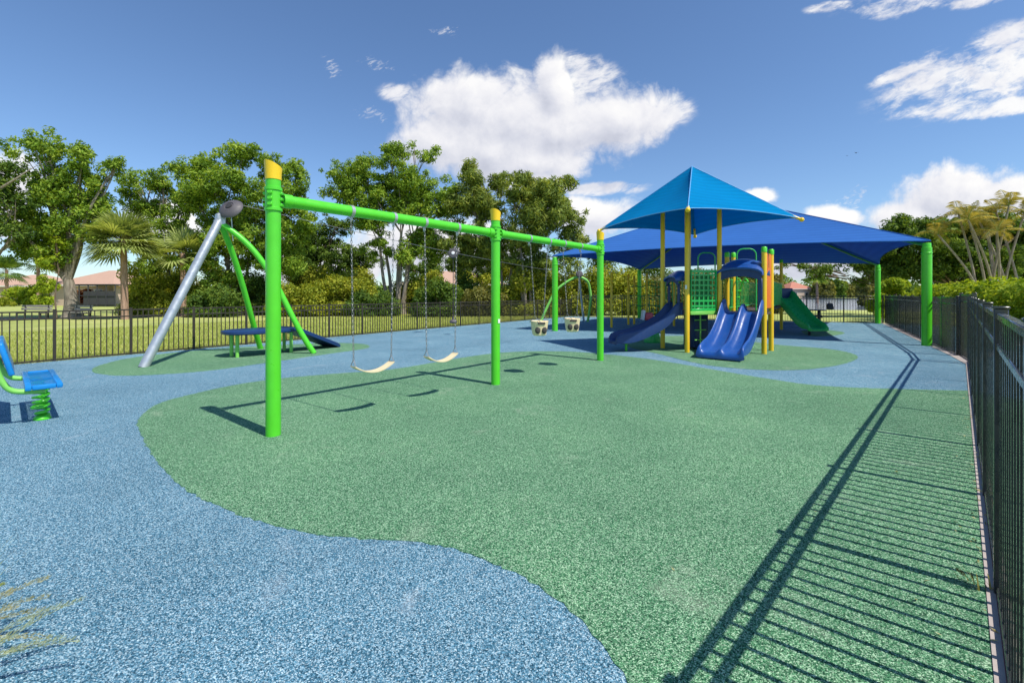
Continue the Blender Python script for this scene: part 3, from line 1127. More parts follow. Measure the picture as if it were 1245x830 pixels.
# ------------------------------------------------------------------ shade sails
def canopy_mesh(corners, peak, k_edge, sag, ns=18, nr=10, thick=.008):
    m = MB()
    for i in range(len(corners)):
        A, B = corners[i], corners[(i + 1) % len(corners)]
        mid = (A + B) / 2
        nrm = (B - A).cross(peak - A).normalized()
        if nrm.z < 0:
            nrm = -nrm
        up, lo = [], []
        for r in range(nr + 1):
            s = r / nr
            for c in range(ns + 1):
                t = c / ns
                e = A.lerp(B, t) + (peak - mid) * k_edge * 4 * t * (1 - t)
                p = e.lerp(peak, s)
                b = 4 * t * (1 - t) * math.sin(math.pi * min(1, s)) * sag
                up.append(p - nrm * (b - thick))
                lo.append(p - nrm * (b + thick))
        idx = lambda r, c: r * (ns + 1) + c
        fu = [(idx(r, c), idx(r, c + 1), idx(r + 1, c + 1), idx(r + 1, c)) for r in range(nr) for c in range(ns)]
        m.raw(up, fu)
        m.raw(lo, [tuple(reversed(f)) for f in fu])
        n = ns + 1
        m.raw([up[c] for c in range(n)] + [lo[c] for c in range(n)], [(c, c + 1, n + c + 1, n + c) for c in range(n - 1)])
    return m


def hems(corners, peak, k_edge, r):
    m = MB()
    for i in range(len(corners)):
        A, B = corners[i], corners[(i + 1) % len(corners)]
        mid = (A + B) / 2
        m.tube([A.lerp(B, t) + (peak - mid) * k_edge * 4 * t * (1 - t) for t in [j / 18 for j in range(19)]], r, 6)
        m.tube([A + (peak - A) * (j / 8) + Vector((0, 0, .012)) for j in range(9)], r, 6)
    return m


NR, FR, NL, FL = Vector((12.8, 14.04, 0)), Vector((19.7, 24.5, 0)), Vector((1.85, 19.6, 0)), Vector((8.4, 30.0, 0))
shade = thing('shade_structure', 'large royal blue hip shade canopy on four thick green posts', 'shade canopy', (10.7, 22.1, 0))
PK = Vector((10.7, 22.1, 6.15))
Hc = 3.22
crn = [v + Vector((0, 0, Hc)) + (v - Vector((10.7, 22.1, 0))).normalized() * .1 for v in (NL, NR, FR, FL)]
canopy_mesh(crn, PK, .055, .22).build('canopy', 'canopy_royal', shade)
hems(crn, PK, .055, .022).build('hem', 'canopy_royal', shade)
for v in (NL, NR, FR, FL):
    rr = .128
    p = MB().lathe([(rr, -.03), (rr, 3.02), (rr - .02, 3.03), (rr - .02, 3.14), (rr - .03, 3.16), (1e-5, 3.16)], (v.x, v.y, 0), 32).build('post', 'green_paint', shade)
    MB().lathe([(rr + .004, 2.83), (rr + .012, 2.84), (rr + .012, 2.86), (rr + .004, 2.87)], (v.x, v.y, 0), 32).build('post_collar', 'green_paint', p)
    MB().tube([v + Vector((0, 0, 3.1)), PK + Vector((0, 0, -.25))], .052, 14).build('rafter', 'dark_green_paint', shade)
MB().lathe([(.1, 5.8), (.1, 6.0), (.04, 6.1), (1e-5, 6.1)], (10.7, 22.1, 0), 16).build('peak_cap', 'dark_green_paint', shade)

# ------------------------------------------------------------------ play structure
Fp, Lp, Rp, Bp = Vector((4.77, 12.39, 0)), Vector((4.44, 13.40, 0)), Vector((5.80, 12.72, 0)), Vector((5.34, 13.75, 0))
CC = Vector((5.17, 13.06, 0))
play = thing('play_structure', 'gold posted play structure with blue double slide under a bright cyan pyramid roof', 'play structure', CC)
DZ = 1.10
PR = .064
for v in (Fp, Lp, Rp, Bp):
    MB().lathe([(PR, -.03), (PR, 4.36), (PR - .015, 4.38), (1e-5, 4.38)], (v.x, v.y, 0), 20).build('post', 'gold_paint', play)
MB().box(Fp + Vector((-.048, -.048, 1.78)), (.055, .006, .11), (0, 0, R(-45))).build('warning_label', 'sticker_white', play, smooth=False)
ca = math.atan2(-.917, -.40)
cdir = [Vector((math.cos(ca + k * math.pi / 2), math.sin(ca + k * math.pi / 2), 0)) for k in range(4)]
RC = 2.62
cc2 = [CC + d * RC + Vector((0, 0, 3.60)) for d in cdir]
pk2 = CC + Vector((0, 0, 5.24))
canopy_mesh(cc2, pk2, .06, .12).build('roof_canopy', 'canopy_cyan', play)
hems(cc2, pk2, .06, .013).build('roof_hem', 'hem_blue', play)
for v, d in ((Fp, 0), (Rp, 1), (Bp, 2), (Lp, 3)):
    dd = cdir[d]
    a = CC + dd * (RC - .32) + Vector((0, 0, 3.74))
    b = CC + dd * (RC + .07) + Vector((0, 0, 3.55))
    arm = MB().tube([a, b], .036, 14).build('roof_arm', 'gold_paint', play)
    MB().ball(b, .06, 14).build('ball_end', 'gold_paint', arm)


def slab(pts, z0, z1, name, mat, par=play):
    return MB().sheet([(p[0], p[1]) for p in pts], z0, z1).build(name, mat, par, smooth=False)


slab([Fp, Rp, Bp, Lp], DZ - .06, DZ, 'deck', 'deck_brown')
# deck for the double slide
Q1, Q2, Q3 = Vector((6.69, 12.07, 0)), Vector((7.27, 12.76, 0)), Vector((6.36, 13.45, 0))
slab([Rp + Vector((.05, .02, 0)), Q1, Q2, Q3], DZ - .065, DZ - .002, 'deck', 'deck_brown')
Q4 = Vector((6.86, 14.1, 0))
for v, h in ((Q1, 2.72), (Q2, 2.72), (Q3, 2.70), (Q4, 2.75)):
    p = MB().lathe([(PR, -.03), (PR, h)], (v.x, v.y, 0), 20).build('post', 'gold_paint', play)
    MB().lathe([(PR + .008, h - .02), (PR + .008, h + .10), (PR - .01, h + .125), (1e-5, h + .13)], (v.x, v.y, 0), 20).build('post_cap', 'green_paint', p)
MB().bar(Q1 + Vector((.02, .02, 1.95)), Q2 + Vector((-.02, -.02, 1.95)), .03, 1.5, bev=.01).build('side_panel', 'orange_plastic', play)


def slide(start, dirv, prof, lanes, w, wall, mat, name, par, flare=1.0):
    """chute swept along prof [(distance, bed height, wall factor)], one or two lanes"""
    sv_ = Vector(dirv).normalized()
    wv_ = Vector((sv_.y, -sv_.x, 0))
    hw = w / 2
    if lanes == 2:
        cs = [(-1, -.06, 0), (-1.0, .8, 1), (-.97, .96, 1), (-.93, 1.0, 1), (-.89, .94, 1), (-.84, .5, 1), (-.77, .12, 1), (-.66, .0, 1), (-.30, .0, 1), (-.18, .10, 1), (-.10, .42, 1), (-.05, .58, 1), (0, .62, 1)]
        cs = cs + [(-u, h, k) for u, h, k in reversed(cs[:-1])]
    else:
        cs = [(-1, -.06, 0), (-1.0, .8, 1), (-.95, .96, 1), (-.87, 1.0, 1), (-.81, .94, 1), (-.74, .5, 1), (-.62, .12, 1), (-.42, .0, 1), (0, -.01, 1)]
        cs = cs + [(-u, h, k) for u, h, k in reversed(cs[:-1])]
    ptz = curve3([(d, z, f) for d, z, f in prof], 5)
    rings = []
    for i, q in enumerate(ptz):
        d, z, f = q
        fl = 1 + (flare - 1) * max(0, (i / (len(ptz) - 1)) - .75) * 4
        up, lo = [], []
        for u, h, k in cs:
            b = start + sv_ * d + wv_ * (u * hw * fl)
            up.append(b + Vector((0, 0, z + h * wall * f - (.0 if k else .03))))
        lo = [start + sv_ * d + wv_ * (u * hw * fl * .96) + Vector((0, 0, z - .055)) for u in (.9, .45, 0, -.45, -.9)]
        rings.append(up + lo)
    return MB().loft(rings).build(name, mat, par, angle=50)


sdir = Vector((-.665, -.747, 0))
Ms = (Rp + Q1) / 2 + Vector((.03, -.02, 0))
prof = [(-.12, DZ + .02, 1.1), (.08, DZ + .0, 1.1), (.30, DZ - .14, 1.05), (.65, DZ - .46, .95), (1.0, .40, .9), (1.32, .24, .9), (1.62, .19, .8), (1.86, .175, .55), (1.94, .14, .3), (1.97, .09, .1)]
ds = slide(Ms, sdir, prof, 2, 1.04, .30, 'blue_plastic', 'double_slide', play, 1.06)
c = Ms + sdir * 1.35
MB().box(c + Vector((0, 0, .08)), (.35, .08, .2), (0, 0, math.atan2(-sdir.x, sdir.y) + math.pi), .01).build('slide_foot', 'dull_black', ds)


def hood(center, dirv, w, z_base, z_spring, z_top, depth, par, name):
    """moulded entrance hood: two side panels, arched fascia and barrel roof"""
    sv_ = Vector(dirv).normalized()
    wv_ = Vector((sv_.y, -sv_.x, 0))
    hw = w / 2
    n = 16
    f0 = .10                       # how far the roof sails out over the slide
    root_m = MB()
    outer = [(-hw * math.cos(math.pi * i / n), z_spring + (z_top - z_spring) * math.sin(math.pi * i / n) ** .75) for i in range(n + 1)]
    # roof: overhanging barrel, highest in the middle of its depth
    rings = []
    for t, k in ((-depth, .95), (-depth * .7, 1.0), (-depth * .45, .99), (-depth * .2, .90), (0., .72), (f0, .50), (f0 + .03, .44)):
        ring = []
        for u, z in outer:
            ring.append(center + sv_ * t + wv_ * (u * 1.05) + Vector((0, 0, z_spring + (z - z_spring) * k)))
        for u, z in reversed(outer):
            ring.append(center + sv_ * (t - .02) + wv_ * (u * 1.0) + Vector((0, 0, z_spring - .03 + (z - z_spring) * k * .90)))
        rings.append(ring)
    root_m.loft(rings)
    roof = root_m.build(name, 'blue_plastic', par, angle=50)
    # fascia band with a flatter arch beneath
    fm_ = MB()
    band_t, band_b = [], []
    for u, z in outer:
        s = 1 - (u / hw) ** 2
        zt = z_spring + (z - z_spring) * .60
        zb = z_spring - .16 + .13 * s
        band_t.append((u * .97, zt)); band_b.append((u * .97, zb))
    def pt(u, z, t):
        return center + sv_ * t + wv_ * u + Vector((0, 0, z))
    rings = []
    for (u, zt), (_, zb) in zip(band_t, band_b):
        rings.append([pt(u, zt, .06), pt(u, zb, .07), pt(u, zb, .03), pt(u, zt, .02)])
    fm_.loft(rings)
    fm_.build('fascia', 'navy_plastic', roof)
    for s in (-1, 1):
        b = center + wv_ * (s * (hw - .06))
        MB().box(b + Vector((0, 0, (z_base + z_spring - .1) / 2)), (.04, .11, z_spring - .1 - z_base), (0, 0, math.atan2(sv_.y, sv_.x)), .012).build('hood_side', 'navy_plastic', roof)
    return roof


hood(Ms + sdir * .02 + Vector((-.06, .045, 0)), sdir, 1.14, DZ, 2.10, 2.58, .70, play, 'slide_hood')
# low single slide heading left
s2 = Vector((-.975, -.10, 0))
M2 = (Fp + Lp) / 2 + Vector((-.02, 0, 0))
prof2 = [(-.1, DZ - .04, 1), (.08, DZ - .08, 1), (.35, DZ - .36, .95), (.78, .50, .9), (1.2, .34, .9), (1.5, .29, .85), (1.72, .29, .6), (1.79, .25, .35)]
ls = slide(M2, s2, prof2, 1, .70, .30, 'navy_plastic', 'slide', play)
c = M2 + s2 * 1.42
MB().tube([c + Vector((0, 0, -.02)), c + Vector((0, 0, .33))], .035, 14).build('slide_leg', 'green_paint', ls)
hood(M2 + s2 * .0, s2, .72, DZ, 1.98, 2.26, .3, play, 'slide_hood')
# green punched wall between front and right posts
gp0, gp1 = Fp + (Rp - Fp) * .09, Fp + (Rp - Fp) * .91
gd = (gp1 - gp0)
gl = gd.length
gu = gd.normalized()
m = MB()
z0, z1 = DZ + .02, 2.26
for z in (z0 + .04, z1 - .04):
    m.bar(gp0 + Vector((0, 0, z)), gp1 + Vector((0, 0, z)), .035, .08, bev=.01)
for p in (gp0 + gu * .03, gp1 - gu * .03):
    m.bar(p + Vector((0, 0, z0)), p + Vector((0, 0, z1)), .07, .034, up=gu, bev=.01)
nc, nr_ = 6, 8
for i in range(1, nc):
    p = gp0 + gu * (gl * i / nc)
    m.bar(p + Vector((0, 0, z0 + .06)), p + Vector((0, 0, z1 - .06)), .028, .030)
for j in range(1, nr_):
    z = z0 + (z1 - z0) * j / nr_
    m.bar(gp0 + gu * .04 + Vector((0, 0, z)), gp1 - gu * .04 + Vector((0, 0, z)), .026, .05)
wall = m.build('wall_panel', 'green_plastic', play)
MB().bar(gp0 + gu * .2 + Vector((.02, .06, 1.7)), gp1 - gu * .2 + Vector((.02, .06, 1.7)), .012, .9).build('panel_back', 'dark_green_paint', wall)
MB().bar(gp0 + Vector((-.01, -.04, DZ - .03)), gp1 + Vector((-.01, -.04, DZ - .03)), .05, .10, bev=.012).build('sill', 'lime_paint', wall)
# ladder under the panel
lad = MB()
pm = (Fp + Rp) / 2 + Vector((.02, .25, 0))
lad.tube([pm, pm + Vector((0, 0, DZ - .05))], .02, 10)
for z in (.3, .58, .86):
    lad.tube([pm - gu * .19 + Vector((0, 0, z)), pm + gu * .19 + Vector((0, 0, z))], .016, 8)
lad.build('rung_ladder', 'lime_paint', play)


def hoop(a, b, z, h, r, mat, name):
    a, b = Vector(a), Vector(b)
    d = (b - a)
    rr = min(.22, d.length * .35)
    du = d.normalized()
    U = Vector((0, 0, 1))
    pts = [a + U * z, a + U * (z + h - rr)]
    pts += [a + du * (rr - rr * math.cos(t)) + U * (z + h - rr + rr * math.sin(t)) for t in [i * math.pi / 12 for i in range(1, 7)]]
    pts += [b - du * (rr - rr * math.sin(t)) + U * (z + h - rr + rr * math.cos(t)) for t in [i * math.pi / 12 for i in range(0, 6)]]
    pts += [b + U * (z + h - rr), b + U * z]
    return MB().tube(pts, r, 10).build(name, mat, play)


hoop(Vector((5.57, 13.62, 0)), Vector((6.05, 13.55, 0)), DZ, 1.72, .020, 'green_plastic', 'arch_rail')
hoop(Vector((6.75, 13.66, 0)), Vector((7.27, 13.55, 0)), DZ, 1.84, .021, 'green_plastic', 'arch_rail')
# guard rails seen through the opening
for A_, B_ in ((Bp, Q3), (Q3, Q4), (Lp, Bp)):
    m = MB()
    for z in (DZ + .08, DZ + .92):
        m.tube([A_ + Vector((0, 0, z)), B_ + Vector((0, 0, z))], .022, 10)
    n = max(2, int((B_ - A_).length / .12))
    for i in range(1, n):
        q = A_.lerp(B_, i / n)
        m.tube([q + Vector((0, 0, DZ + .08)), q + Vector((0, 0, DZ + .92))], .013, 8)
    m.build('guard_rail', 'green_plastic', play)
# arched climber leading up at the back
m = MB()
for s in (0, .45):
    pts = [Vector((6.9 + s * .8, 13.7 + s * .6, 1.95)), Vector((6.98 + s * .8, 14.1 + s * .6, 2.05)), Vector((7.1 + s * .8, 14.7 + s * .6, 1.5)), Vector((7.2 + s * .8, 15.2 + s * .6, 0))]
    m.tube(curve3(pts), .026, 10)
for i in range(7):
    t = i / 7
    z = 1.7 - 1.5 * t
    y = 14.45 + .75 * t
    m.tube([Vector((7.05 + .1 * t, y, z)), Vector((7.05 + .1 * t + .36, y + .27, z))], .018, 8)
m.build('arch_climber', 'green_paint', play)
# bridge and back deck carrying the green slide
B0, B1 = Vector((7.2, 13.9, 0)), Vector((10.95, 19.2, 0))
bu = (B1 - B0).normalized()
bp_ = Vector((bu.y, -bu.x, 0))
slab([B0 + bp_ * .4, B1 + bp_ * .4, B1 - bp_ * .4, B0 - bp_ * .4], DZ - .06, DZ + .003, 'bridge', 'deck_brown')
D3 = [Vector((10.85, 19.15, 0)), Vector((11.75, 19.1, 0)), Vector((12.05, 20.35, 0)), Vector((11.05, 20.4, 0))]
slab(D3, DZ + .14, DZ + .20, 'deck', 'deck_brown')
for v, h in ((D3[0], 2.8), (D3[2], 3.0), (D3[3], 2.8)):
    p = MB().lathe([(PR, -.03), (PR, h)], (v.x, v.y, 0), 16).build('post', 'gold_paint', play)
    MB().lathe([(PR + .008, h - .02), (PR + .008, h + .10), (PR - .01, h + .125), (1e-5, h + .13)], (v.x, v.y, 0), 16).build('post_cap', 'green_paint', p)
for s in (1, -1):
    m = MB()
    A_, B_ = B0 + bp_ * .4 * s, B1 + bp_ * .4 * s
    for z in (DZ + .08, DZ + .9):
        m.tube([A_ + Vector((0, 0, z)), B_ + Vector((0, 0, z))], .022, 10)
    for i in range(1, 22):
        q = A_.lerp(B_, i / 22)
        m.tube([q + Vector((0, 0, DZ + .08)), q + Vector((0, 0, DZ + .9))], .013, 8)
    m.build('guard_rail', 'green_plastic', play)
s3 = Vector((.12, -.99, 0))
M3 = Vector((11.27, 19.0, 0))
prof3 = [(0, 1.42, 1), (.22, 1.40, 1), (.5, 1.14, 1), (.9, .80, 1), (1.3, .48, .9), (1.6, .33, .85), (1.85, .30, .55), (1.95, .25, .3)]
gs = slide(M3, s3, prof3, 1, .84, .30, 'green_plastic', 'green_slide', play)
MB().box(M3 + s3 * -.05 + Vector((0, 0, 1.60)), (.30, .90, .46), (0, 0, math.atan2(s3.y, s3.x)), .05, 3).build('slide_entry', 'navy_plastic', gs)
c = M3 + s3 * 1.5
MB().tube([c + Vector((0, 0, -.02)), c + Vector((0, 0, .36))], .045, 12).build('slide_leg', 'dull_black', gs)
# low plastic step under the left slide
MB().lathe([(.26, -.01), (.27, .12), (.22, .30), (.16, .34), (1e-5, .35)], (4.62, 15.0, 0), 20).build('step_pod', 'green_plastic', play)
MB().box((5.35, 13.25, .55), (.5, .5, 1.0), (0, 0, .3), .05, 2).build('climbing_block', 'navy_plastic', play)

# climbing frame behind, in the shade
cf = thing('climbing_frame', 'climbing frame of thin gold posts and green bars in the deep canopy shade', 'climbing frame', (5.8, 23, 0))
pts4 = [(G(743.5, 398), 2.62), (G(764, 394.5), 2.58), (G(771, 394), 2.52), (Vector((7.0, 23.6, 0)), 2.62), (Vector((8.05, 22.6, 0)), 2.6)]
for v, h in pts4:
    MB().lathe([(.058, -.03), (.058, h), (.04, h + .03), (1e-5, h + .03)], (v.x, v.y, 0), 14).build('post', 'gold_paint', cf)
vv = [p for p, _ in pts4]
bars = MB()
for i, j in ((1, 2), (2, 3), (3, 4)):
    for z in (1.05, 1.55, 2.05):
        mid = vv[i].lerp(vv[j], .5) + Vector((0, 0, z - .10))
        bars.tube(curve3([vv[i] + Vector((0, 0, z)), mid, vv[j] + Vector((0, 0, z))]), .024, 8)
bars.build('climbing_bar', 'dark_green_paint', cf)
m = MB()
for i in range(9):
    a_ = vv[3].lerp(vv[4], i / 8)
    m.tube([a_ + Vector((0, 0, .3)), a_ + Vector((0, .3, 2.3))], .012, 6)
for j in range(7):
    z = .4 + .3 * j
    m.tube([vv[3] + Vector((0, .05 * j, z)), vv[4] + Vector((0, .05 * j, z))], .012, 6)
m.build('rope_net', 'green_plastic', cf)
q = Vector((6.15, 20.9, 0))
rk = thing('toddler_rocker', 'small red toddler rocker with a white side panel behind the low slide', 'rocker', q)
MB().box(q + Vector((.1, 0, .56)), (.40, .5, .36), None, .10, 4).build('seat_body', 'red_plastic', rk)
MB().box(q + Vector((-.16, -.1, .62)), (.10, .42, .46), (0, R(8), 0), .05, 3).build('side_panel', 'white_plastic', rk)
MB().tube([q + Vector((.05 * math.cos(t) + .05, .05 * math.sin(t), (.40 * t / 25))) for t in [i * .5 for i in range(51)]], .014, 6).build('coil_spring', 'dull_black', rk)

# picnic table beyond the green slide
pt_ = G(982, 394)
pt_ = Vector((pt_.x, pt_.y, 0))
tb = thing('picnic_table', 'dark metal picnic table standing by the lake fence', 'picnic table', pt_)
MB().box(pt_ + Vector((0, 0, .74)), (1.5, .75, .05), (0, 0, -.4), .015).build('table_top', 'dull_black', tb)
rz_ = Matrix.Rotation(-.4, 3, 'Z')
for s in (-1, 1):
    MB().box(pt_ + rz_ @ Vector((0, s * .68, .45)), (1.5, .28, .045), (0, 0, -.4), .012).build('bench', 'dull_black', tb)
    MB().bar(pt_ + rz_ @ Vector((s * .5, 0, 0)), pt_ + rz_ @ Vector((s * .5, 0, .73)), .10, .10).build('leg', 'dull_black', tb)
    MB().bar(pt_ + rz_ @ Vector((s * .5, -.68, .40)), pt_ + rz_ @ Vector((s * .5, .68, .40)), .05, .06).build('bench_support', 'dull_black', tb)
# dark bag hanging on the lake fence
bg = C3.lerp(C4, .143) + Vector((-.05, -.12, 0))
bag = thing('backpack', 'small black bag hanging on the lake fence', 'bag', bg)
MB().box(bg + Vector((0, 0, .88)), (.30, .16, .36), (0, 0, -.4), .06, 3).build('bag_body', 'dull_black', bag)
MB().box(bg + Vector((.03, -.09, .80)), (.22, .05, .18), (0, 0, -.4), .02, 2).build('pocket', 'dull_black', bag)
MB().tube(curve3([bg + Vector((-.04, .02, 1.04)), bg + Vector((-.02, .06, 1.14)), bg + Vector((.06, .02, 1.04))]), .012, 6).build('strap', 'dull_black', bag)


# ------------------------------------------------------------------ plants
def leaf_cloud(rg, centers, radii, counts, ll, lw, up=.35, droop=0.0):
    """leaf diamonds spread through ellipsoids; returns an (n*4, 3) array"""
    out = []
    for c, r, n in zip(centers, radii, counts):
        u = rg.normal(size=(n, 3))
        u /= np.linalg.norm(u, axis=1)[:, None] + 1e-9
        rad = rg.random(n) ** .42
        p = np.array(c)[None, :] + u * rad[:, None] * np.array(r)[None, :]
        nrm = u * .8 + rg.normal(size=(n, 3)) * .6
        nrm[:, 2] += up
        nrm /= np.linalg.norm(nrm, axis=1)[:, None] + 1e-9
        t = rg.normal(size=(n, 3)) * .8 + u * .9
        t[:, 2] += .25 - droop
        t -= nrm * np.sum(t * nrm, axis=1)[:, None]
        t /= np.linalg.norm(t, axis=1)[:, None] + 1e-9
        b = np.cross(nrm, t)
        L = ll * (.65 + .7 * rg.random(n))[:, None]
        Wd = lw * (.65 + .7 * rg.random(n))[:, None]
        fold = nrm * (.12 * L)
        q = np.stack([p - t * L * .5, p + b * Wd * .5 + fold, p + t * L * .5, p - b * Wd * .5 + fold], axis=1)
        out.append(q.reshape(-1, 3))
    return np.concatenate(out)


def make_tree(name, label, base_px, d, lobes, leaf, barkm, group, seed, dens=1.0, ll=.25, lw=.095, trunk_r=.28, fork=.32, stems=1, clump=(.28, .66), depth=.8, droop=0., spread=.4, gap=.2, base_y=None):
    rg = np.random.default_rng(seed)
    rr = random.Random(seed)
    k = d / FPX
    bx = (base_px - HX) * k
    root = thing(name, label, 'palm tree' if 'palm' in name else 'tree', (bx, d, -.04), group)
    cs, rs, ns, lobe_c = [], [], [], []
    for (px, py, rx, ry) in lobes:
        rxw, rzw = rx * k, ry * k
        ryw = (rxw + rzw) / 2 * depth * 1.2
        c = np.array(((px - HX) * k, d + rr.uniform(-.5, .5) * min(3.0, rxw * 1.1), EYE + (HY - py) * k))
        lobe_c.append(c)
        vol = rxw * ryw * rzw
        n = max(6, int(8.5 * (rxw * rzw) / .5 * dens))
        for _ in range(n):
            if rr.random() < gap * .6:
                continue
            u = rg.normal(size=3)
            u /= np.linalg.norm(u)
            far_ = rr.choice((.82, .9, .98, 1.1, 1.32))
            q = c + u * np.array((rxw, ryw, rzw)) * (rr.random() ** .38) * far_
            r0_ = rr.uniform(*clump) * (1 if far_ < 1.05 else .72)
            cs.append(q)
            rs.append(np.array((r0_ * 1.1, r0_ * 1.05, r0_ * rr.uniform(.6, 1.25))))
            ns.append(int(135 * (r0_ / .5) ** 2))
    V = leaf_cloud(rg, cs, rs, ns, ll, lw, droop=droop)
    zmax = max(c[2] for c in lobe_c)
    # trunk and limbs
    m = MB()
    zf = EYE + (HY - min(l[1] for l in lobes)) * k
    zf = max(1.2, zf * fork)
    forks = []
    for s in range(stems):
        an = rr.uniform(0, 6.28)
        off = Vector((math.cos(an), math.sin(an) * .6, 0)) * (trunk_r * 1.3 * (stems > 1))
        b0 = Vector((bx, d, -.1)) + off
        tip = Vector((bx, d, zf)) + off * 3.0 + Vector((rr.uniform(-.3, .3), rr.uniform(-.3, .3), rr.uniform(-.5, .5)))
        tr_ = trunk_r * (1 if stems == 1 else .6)
        pts = curve3([b0, b0.lerp(tip, .15), b0.lerp(tip, .5) + Vector((rr.uniform(-.2, .2), 0, 0)), tip], 4)
        npt = len(pts)
        m.tube(pts, [tr_ * (1.65 - .65 * min(1, i / (npt * .25)) - .62 * (i / npt) ** .8) for i in range(npt)], 12)
        forks.append((tip, tr_ * .6))
    trunk = m.build('trunk', barkm, root)
    lm = MB()
    for c in lobe_c:
        f, r_ = min(forks, key=lambda q: (q[0] - Vector(c)).length + rr.uniform(0, .8))
        tip = Vector(c)
        midp = f.lerp(tip, .5) + Vector((rr.uniform(-.4, .4), rr.uniform(-.4, .4), rr.uniform(-.1, .6)))
        pts = curve3([f - Vector((0, 0, .2)), midp, tip], 5)
        lm.tube(pts, [max(.02, r_ * .42 * (1 - .8 * i / (len(pts) - 1))) for i in range(len(pts))], 7)
        mine = sorted(cs, key=lambda q: np.linalg.norm(q - c))[:7]
        for q in mine:
            s = f.lerp(tip, rr.uniform(.5, .95))
            lm.tube(curve3([s, s.lerp(Vector(q), .5) + Vector((0, 0, rr.uniform(0, .2))), Vector(q)], 3), [.045, .04, .035, .03, .025, .02, .012], 5)
    lm.build('limb', barkm, trunk)
    quads('crown', V, leaf, root)
    return root


TG = 'shade trees beyond the lawn'
make_tree('ficus_tree', 'big leafy tree with thick trunk at far left beside the fan palm', 88, 30, [(72, 184, 42, 15), (112, 198, 32, 16), (45, 232, 34, 20), (90, 232, 34, 24), (48, 275, 36, 24), (100, 278, 32, 22), (20, 268, 24, 18), (70, 308, 30, 14), (122, 252, 22, 16), (30, 300, 22, 12), (146, 199, 6, 5), (58, 205, 22, 12), (115, 222, 24, 14)],
          'leaf_ficus', 'bark_grey', TG, 1, trunk_r=.62, fork=.22, gap=.3)
make_tree('ficus_tree', 'leafy tree cut by the left picture edge with a pale bare branch', -30, 27, [(-10, 215, 26, 24), (8, 240, 22, 14), (-20, 260, 35, 30), (-40, 230, 40, 30), (10, 285, 18, 14)], 'leaf_dark', 'bark_grey', TG, 2, trunk_r=.3)
make_tree('ficus_tree', 'broad tree between the fan palm and the silver zip line leg', 205, 37, [(180, 228, 28, 14), (205, 222, 22, 14), (222, 248, 32, 18), (182, 256, 22, 14), (240, 232, 26, 16), (215, 276, 28, 14), (160, 240, 14, 10), (190, 300, 30, 16), (235, 305, 28, 16), (165, 285, 16, 14), (205, 322, 34, 12)], 'leaf_ficus', 'bark_grey', TG, 3, trunk_r=.3, gap=.35)
make_tree('ficus_tree', 'dense round tree rising behind the first green swing post', 290, 34, [(248, 205, 32, 16), (298, 194, 36, 13), (335, 208, 30, 16), (278, 228, 44, 20), (345, 238, 32, 20), (312, 258, 46, 22), (262, 268, 32, 20), (362, 272, 26, 18), (300, 292, 44, 18), (240, 245, 22, 16), (265, 300, 28, 16), (340, 300, 36, 20), (370, 250, 18, 14), (300, 320, 40, 12), (250, 318, 26, 12), (345, 325, 30, 12), (275, 338, 30, 10)],
          'leaf_ficus', 'bark_grey', TG, 4, trunk_r=.32, fork=.45, stems=4, gap=.18, dens=1.1)
make_tree('ficus_tree', 'dark low tree in the gap left of the bare stemmed ficus', 388, 42, [(385, 285, 26, 22), (400, 310, 34, 22), (370, 320, 28, 20), (425, 325, 24, 18), (408, 275, 18, 12), (440, 310, 22, 16), (395, 338, 36, 14), (360, 300, 22, 18)], 'leaf_dark', 'bark_brown', TG, 5, trunk_r=.28)
make_tree('ficus_tree', 'tall ficus with a sheaf of grey stems behind the belt swings', 482, 36, [(418, 212, 26, 18), (448, 222, 26, 20), (478, 196, 24, 18), (512, 186, 17, 11), (496, 222, 30, 20), (534, 232, 28, 20), (462, 252, 30, 16), (515, 262, 28, 15), (425, 240, 22, 14), (545, 252, 20, 12), (440, 202, 14, 9), (500, 290, 22, 12), (480, 232, 34, 18), (455, 275, 24, 12), (530, 285, 24, 14), (410, 228, 18, 12), (478, 262, 26, 14), (505, 240, 30, 18), (440, 262, 20, 14), (490, 308, 22, 14), (548, 272, 18, 14), (452, 300, 22, 12), (520, 305, 24, 12)],
          'leaf_ficus', 'bark_grey', TG, 6, trunk_r=.36, fork=.48, stems=9, gap=.35, droop=-.2)
make_tree('casuarina_tree', 'feathery tree behind the middle swing post', 612, 35, [(580, 220, 20, 18), (568, 248, 22, 16), (598, 258, 26, 18), (585, 292, 30, 20), (560, 300, 22, 16), (618, 285, 22, 18), (572, 205, 9, 8), (585, 240, 26, 18), (605, 305, 26, 14), (575, 318, 26, 12), (610, 225, 14, 14)],
          'leaf_casuarina', 'bark_grey', TG, 7, ll=.42, lw=.08, trunk_r=.25, stems=3, fork=.5, gap=.3, droop=.5)
make_tree('casuarina_tree', 'feathery tree with drooping tips left of the blue roofs', 645, 33, [(638, 222, 22, 12), (665, 236, 24, 15), (692, 220, 15, 4), (640, 252, 30, 16), (678, 262, 24, 14), (700, 286, 22, 12), (655, 288, 32, 18), (625, 240, 16, 12), (688, 245, 14, 8), (690, 305, 22, 12), (660, 262, 34, 22), (640, 305, 26, 14), (670, 318, 30, 12), (650, 232, 30, 14), (628, 320, 24, 10), (700, 262, 14, 10)],
          'leaf_casuarina', 'bark_grey', TG, 8, ll=.42, lw=.08, trunk_r=.28, stems=3, fork=.5, gap=.35, droop=.6)
make_tree('ficus_tree', 'dark low tree just left of the middle swing post, behind the pink house glimpse', 572, 45, [(560, 322, 22, 14), (585, 312, 20, 16), (572, 338, 26, 12), (600, 330, 18, 14)], 'leaf_dark', 'bark_brown', TG, 31, trunk_r=.2)
